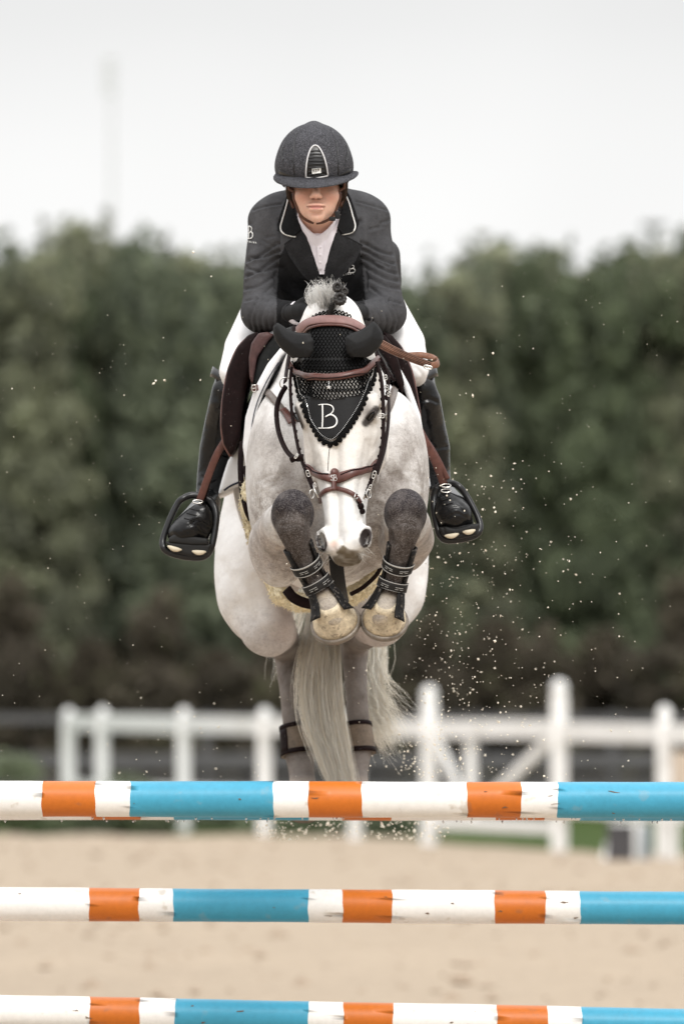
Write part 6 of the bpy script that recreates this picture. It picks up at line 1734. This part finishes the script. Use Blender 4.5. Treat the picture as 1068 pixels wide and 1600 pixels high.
# long boots
def lboot(sx, pts, toe, sole, folds, dist):
    g = grid(min(p[0] for p in pts + toe) - 40, max(p[0] for p in pts + toe) + 40, 21.76, 22.42, 560, 860, .0045)
    g.chain(pts, k=.015); g.chain(toe, k=.012, flat=((0, 0, 1), .86))
    g.chain([(pts[-1][0], pts[-1][1] + 22, pts[-1][2] + .05, 13), (pts[-1][0] - sx * 0, pts[-1][1] + 34, pts[-1][2] + .06, 12)], k=.02)
    g.prism(sole, 21.9, 21.855, 21.99, rnd=.022, k=.018)
    V, Q = g.extract(2)
    V = crease(V, Q, folds)
    return mesh_np('riding_boot', V, Q, M['boot_gloss'], person)
b1 = lboot(-1, [(352, 598, 22.05, 17), (353, 610, 22.01, 22), (351, 628, 22.02, 24), (345, 660, 22.07, 25), (337, 700, 22.10, 25), (329, 740, 22.11, 21), (324, 775, 22.08, 18)],
      [(324, 785, 22.05, 21), (318, 800, 21.97, 25), (308, 816, 21.90, 26), (295, 826, 21.865, 23), (286, 830, 21.86, 19)], [(324, 788), (306, 788), (290, 800), (273, 815), (263, 829), (262, 842), (290, 846), (324, 847), (331, 826), (331, 802)],
      [([(340, 640), (352, 637), (365, 640)], 2.5, .006), ([(330, 715), (345, 710), (358, 714)], 2, .003), ([(316, 745), (330, 750), (342, 745)], 2.5, .005), ([(312, 758), (326, 765), (340, 758)], 2, .004), ([(300, 815), (312, 812), (330, 822)], 2, .004), ([(292, 822), (306, 818), (322, 832)], 2, .003), ([(344, 610), (340, 660), (330, 740)], 2.5, -.002)], 0)
b2 = lboot(1, [(662, 595, 22.05, 17), (659, 608, 22.01, 22), (663, 626, 22.02, 25), (668, 660, 22.07, 26), (677, 700, 22.10, 25.5), (683, 735, 22.11, 20), (687, 765, 22.08, 17)],
      [(692, 774, 22.05, 22), (699, 788, 21.97, 27), (705, 798, 21.90, 29), (709, 803, 21.865, 27), (710, 806, 21.86, 23)], [(684, 778), (704, 770), (719, 780), (731, 800), (738, 815), (738, 827), (712, 832), (688, 830), (683, 806)],
      [([(655, 627), (670, 624), (682, 628)], 2.5, .006), ([(665, 690), (680, 700), (696, 698)], 2.5, .004), ([(672, 735), (686, 742), (702, 735)], 2.5, .005), ([(676, 750), (688, 755), (700, 750)], 2, .004), ([(696, 788), (710, 782), (722, 790)], 2, .004), ([(698, 798), (712, 792), (726, 800)], 2, .004), ([(700, 808), (714, 802), (728, 808)], 2, .003)], 0)
for b, pts in ((b1, [(264, 841), (276, 833), (300, 838), (326, 842), (326, 852), (300, 852), (264, 848)]), (b2, [(692, 822), (710, 826), (736, 820), (737, 830), (712, 837), (694, 834)])):
    g = grid(pts[0][0] - 14, pts[0][0] + 80, 21.78, 22.2, 810, 870, .0036)
    g.prism(pts, 21.88, 21.835, 22.10, rnd=.006); vol_obj('sole', g, M['rubber'], b)
# boot top edges and laces
v, f = sweep([P(355, 590, 22.03), P(352, 606, 22.03)], [21 * 22 / F, 22.5 * 22 / F], 0, 1, 0, 360, .0, .004, (0, -1, 0), 3, 36); v[:, 2] += .025 * np.clip(-(v[:, 0] - P(357, 0, 22)[0]) / .045, -0.2, 1); MB().add(v, f).build('boot_top', M['leather_black'], b1)
v, f = sweep([P(658, 588, 22.03), P(660, 604, 22.03)], [21 * 22 / F, 22.5 * 22 / F], 0, 1, 0, 360, .0, .004, (0, -1, 0), 3, 36); v[:, 2] += .025 * np.clip((v[:, 0] - P(655, 0, 22)[0]) / .045, -.2, 1); MB().add(v, f).build('boot_top', M['leather_black'], b2)
for b, l in ((b1, [((296, 795), (312, 798)), ((292, 802), (308, 806)), ((288, 810), (304, 814))]), (b2, [((690, 782), (704, 778)), ((690, 790), (706, 786))])):
    bv = bvh([v.co for v in b.data.vertices] if False else np.array([v.co[:] for v in b.data.vertices]), [list(q.vertices) for q in b.data.polygons])
    for a, c2 in l:
        if hit(*a, bv) is None and hit(*c2, bv) is None: continue
        p, nn = on([a, c2], bv, 8, .001, 21.95); MB().add(*tube(p, .0016, 5)).build('lace', M['rubber'], b)

# ---- helmet
hel = grid(415, 575, 21.58, 22.02, 180, 312, .0030)
hel.ellp(490.5, 254, 21.80, 59, .128, 62, k=.01)
hel.ellp(490.5, 262, 21.80, 59.5, .130, 40, k=.02)
hel.chain([(490, 199, 21.82, 7)], k=.03)
cutn = np.array([0, .30, 1.0])
Fh = hel
pc = P(490, 281, 21.70)
dpl = -((hel.x[:, None, None] - pc[0]) * 0 + (hel.y[None, :, None] - pc[1]) * (.22) + (hel.z[None, None, :] - pc[2]) * 1.0)
hel.F = np.maximum(hel.F, dpl.astype(np.float32) * .97)
hel.ellp(490.5, 272, 21.81, 50, .112, 58, k=.002, sub=True)
HVv, HQq = hel.extract(2)
HVv = crease(HVv, HQq, [([(461, 222), (458, 245), (460, 282)], 1.0, .0022), ([(524, 220), (528, 245), (528, 282)], 1.0, .0022), ([(443, 232), (440, 246)], 1.5, .003), ([(541, 230), (542, 250)], 1.5, .003)])
helm = mesh_np('helmet', HVv, HQq, M['helmet'], person); HeT = bvh(HVv, HQq)
for l in ([(464, 206), (459, 228), (458, 250), (460, 276)], [(519, 205), (526, 228), (528, 250), (528, 276)]):
    p, nn = on(l, HeT, 24, .0006, 21.7); MB().add(*ribbon(p, nn, .0026, .0008)).build('seam', M['helmet_black'], helm)
for l in ([(442, 228), (440, 240), (443, 250)], [(541, 226), (543, 240), (540, 252)]):
    p, nn = on(l, HeT, 12, .0006, 21.75); MB().add(*ribbon(p, nn, .006, .0008)).build('side_vent', M['helmet_black'], helm)
# wide peak running round the front
V = []; ths = np.radians(np.linspace(-118, 118, 61)); f = []
for i, t in enumerate(ths):
    s, c_ = math.sin(t), math.cos(t)
    fr_ = max(0, c_)
    inn = P(490.5 + 56 * s, 268 + 11 * fr_ ** .8 + (2 if c_ < 0 else 0), 21.80 - .122 * c_)
    wdt = .55 + .45 * max(0, min(1, (c_ + .55) / 1.0))
    out = P(493.5 + (56 + 12.5 * wdt) * s, 273.5 - 4.5 * s + 19.5 * fr_ ** 1.15, 21.80 - (.122 + .052 * fr_ + .0) * c_)
    d = out - inn; th = .0075
    up_ = unit(np.cross(np.cross(d, [0, 0, 1.]), d)); 
    up_ = up_ if up_[2] > 0 else -up_
    for q in ((0, .5), (.5, .62), (.86, .5), (1.0, .15), (1.02, -.15), (.95, -.45), (.5, -.45), (0, -.5)):
        V.append(inn + d * q[0] + up_ * th * q[1])
k = 8
for i in range(60):
    for j in range(k): f.append((i * k + j, (i + 1) * k + j, (i + 1) * k + (j + 1) % k, i * k + (j + 1) % k))
f.append(tuple(range(k))); f.append(tuple(60 * k + j for j in range(k))[::-1])
MB().add(V, f).build('peak', M['helmet'], helm)
# vent with a pale rim, louvres and a badge
arch = [(478, 276.5), (478.5, 262), (481, 246), (486, 232), (492, 227.5), (498, 231), (505, 244), (509.5, 260), (511.5, 274)]
V, f = patch(arch, HeT, .001, .001, 4); vb = MB().add(V, f).build('vent', M['helmet_black'], helm)
p, nn = on(arch + [arch[0]], HeT, 60, .003)
al = cr(np.array(arch, float), 50); p, nn = on(arch, HeT, 50, .002); MB().add(*ribbon(p, nn, .0040, .003, .0005)).add(*ribbon(*on([(478, 276.5), (494, 277), (511.5, 274)], HeT, 14, .002), .0042, .003)).build('vent_rim', mat('pearl_rim', (.66, .65, .66), .3, .6), vb)
for y in (236, 241, 246, 251, 256, 261, 267, 272):
    xa = np.interp(y, [227, 232, 246, 262, 277], [491, 487, 483, 481, 480.5]); xb = np.interp(y, [227, 231, 244, 260, 277], [493, 496.5, 503, 507, 509])
    p, nn = on([(xa, y + 1.2), ((xa + xb) / 2, y), (xb, y + .6)], HeT, 10, .0015); MB().add(*ribbon(p, nn, .0045, .0025, .001)).build('louvre', M['helmet_black'], vb)
V, f = patch([(487, 263.5), (500.5, 262), (501, 269), (487.5, 270.5)], HeT, .0055, .0015, 3); bd = MB().add(V, f).build('badge', M['thread_white'], vb); BT = bvh(V, f)
Ks = [([(.1, 0), (.1, 1)], 1), ([(.8, 0), (.15, .55)], 1), ([(.35, .4), (.85, 1)], 1)]; Es = [([(.8, 0), (.1, 0), (.1, 1), (.8, 1)], 1), ([(.1, .5), (.7, .5)], 1)]; Ps = [([(.1, 1), (.1, 0)], 1), ([(.1, 0), (.75, .05), (.75, .45), (.1, .5)], 1)]
def lines(strokes, x, y, w, h, tree, r, parent, m):
    mb = MB()
    for s, k_ in strokes:
        P_ = [];
        for a, b in zip(s[:-1], s[1:]):
            p, nn = on([(x + a[0] * w, y + a[1] * h), (x + b[0] * w, y + b[1] * h)], tree, 4, .0005, 21.7); mb.add(*ribbon(p, nn, r, .0005))
    return mb.build('letter', m, parent)
for s, x in ((Ks, 488.8), (Es, 492.6), (Ps, 496.4)): lines(s, x, 264.8 - (x - 488) * .1, 3.0, 3.8, BT, .0011, bd, M['helmet_black'])
# black band above the peak
p, nn = on([(436, 268), (455, 276), (490, 281), (525, 277), (547, 266)], HeT, 40, .0008, 21.7)
MB().add(*ribbon(p, nn, .013, .0012)).build('band', M['helmet_black'], helm)
# harness
m_h = mat('brown_harness', (.09, .035, .02), .5)
for l in ([(450, 284, 21.73), (452, 302, 21.735), (459, 322, 21.735), (468, 336, 21.735), (478, 344, 21.735), (490, 348, 21.74)], [(538, 284, 21.73), (537, 302, 21.735), (531, 322, 21.735), (524, 336, 21.735), (510, 346, 21.735), (494, 348, 21.74)]):
    p = cr([P(*q) for q in l], 30); p = np.array([ (lambda r_: np.array(r_[0]) + (q - np.array(r_[0])) * 0 + np.array(r_[1]) * .0035 if (Vector(q) - r_[0]).length < .02 else q)(SK.find_nearest(Vector(q))) for q in p])
    MB().add(*ribbon(p, np.tile([0, -1, 0.], (30, 1)) + np.array([(.8 if l[0][0] > 500 else -.8), 0, -.3]), .008, .002)).build('chin_strap', m_h, helm)
MB().add(*tube(cr([P(449, 283, 21.76), P(451, 302, 21.78), P(458, 325, 21.77)], 14), .0035, 6)).build('chin_strap', m_h, helm)
MB().add(*tube(cr([P(540, 283, 21.76), P(538, 302, 21.78), P(532, 322, 21.77)], 14), .0035, 6)).build('chin_strap', m_h, helm)
bk = MB(); bk.add(*box(P(527, 336, 21.715), (.008, .004, .011), bev=.002)).add(*box(P(519, 342, 21.705), (.009, .004, .006), bev=.002)).build('clasp', M['rubber'], helm)

# ------------------------------------------------------------------ sand and splashes thrown up by the take-off
r = np.random.default_rng(77); mb_v = []; mb_f = []; nb_ = 0
def fleck(px, py, Y, s):
    global nb_
    c = P(px, py, Y); k = unit(r.standard_normal((3, 3))); s = s * Y / F
    pts = np.array([[0, 0, 1], [1, 0, 0], [0, 1, 0], [-1, 0, 0], [0, -1, 0], [0, 0, -1]], float) * (.55 + .7 * r.random((6, 1))) * s
    pts = pts * np.array([1, 1, r.uniform(.6, 1.6)])
    q, _ = np.linalg.qr(r.standard_normal((3, 3))); mb_v.append(pts @ q.T + c)
    for t in ((0, 1, 2), (0, 2, 3), (0, 3, 4), (0, 4, 1), (5, 2, 1), (5, 3, 2), (5, 4, 3), (5, 1, 4)): mb_f.append(tuple(i + nb_ for i in t))
    nb_ += 6
for i in range(380):
    t = r.random(); px = 700 + (r.standard_normal() * 75) + 30 * t; py = 1215 - abs(r.standard_normal()) * 190 * (1.0) ; fleck(px, py, r.uniform(21.3, 23.2), r.choice([.9, 1.2, 1.6, 2.2], p=[.45, .3, .18, .07]))
for i in range(100): fleck(620 + abs(r.standard_normal()) * 60, 1215 - abs(r.standard_normal()) * 55, r.uniform(22.3, 23.4), r.choice([1.2, 1.8, 2.6], p=[.6, .3, .1]))
for i in range(190): fleck(r.uniform(400, 700), r.uniform(1284, 1312), r.uniform(22.6, 24.2), r.choice([1.4, 2.2, 3.0], p=[.6, .3, .1]))
for i in range(420): fleck(r.uniform(0, 1068), r.uniform(420, 1215), r.uniform(20.6, 22.6), r.choice([.6, .9, 1.3], p=[.62, .3, .08]))
for i in range(330): fleck(660 + abs(r.standard_normal()) * 150, r.uniform(720, 1215), r.uniform(21, 23), r.choice([.8, 1.2, 1.7, 2.4], p=[.5, .3, .15, .05]))
for x, y in ((770, 552), (762, 586), (738, 618), (711, 647), (771, 793), (773, 800), (302, 394), (243, 595), (257, 594), (313, 594), (240, 599)): fleck(x, y, 21.5, 2.4)
for i in range(40): fleck(r.uniform(160, 440), r.uniform(1080, 1215), r.uniform(22, 24), r.choice([1.0, 1.8], p=[.8, .2]))
sp = mesh_np('flying_sand', np.concatenate(mb_v), mb_f, M['grit'], None, False)
tag(sp, 'pale flecks of wet sand flying to the right of the horse', 'flying sand', kind='stuff')
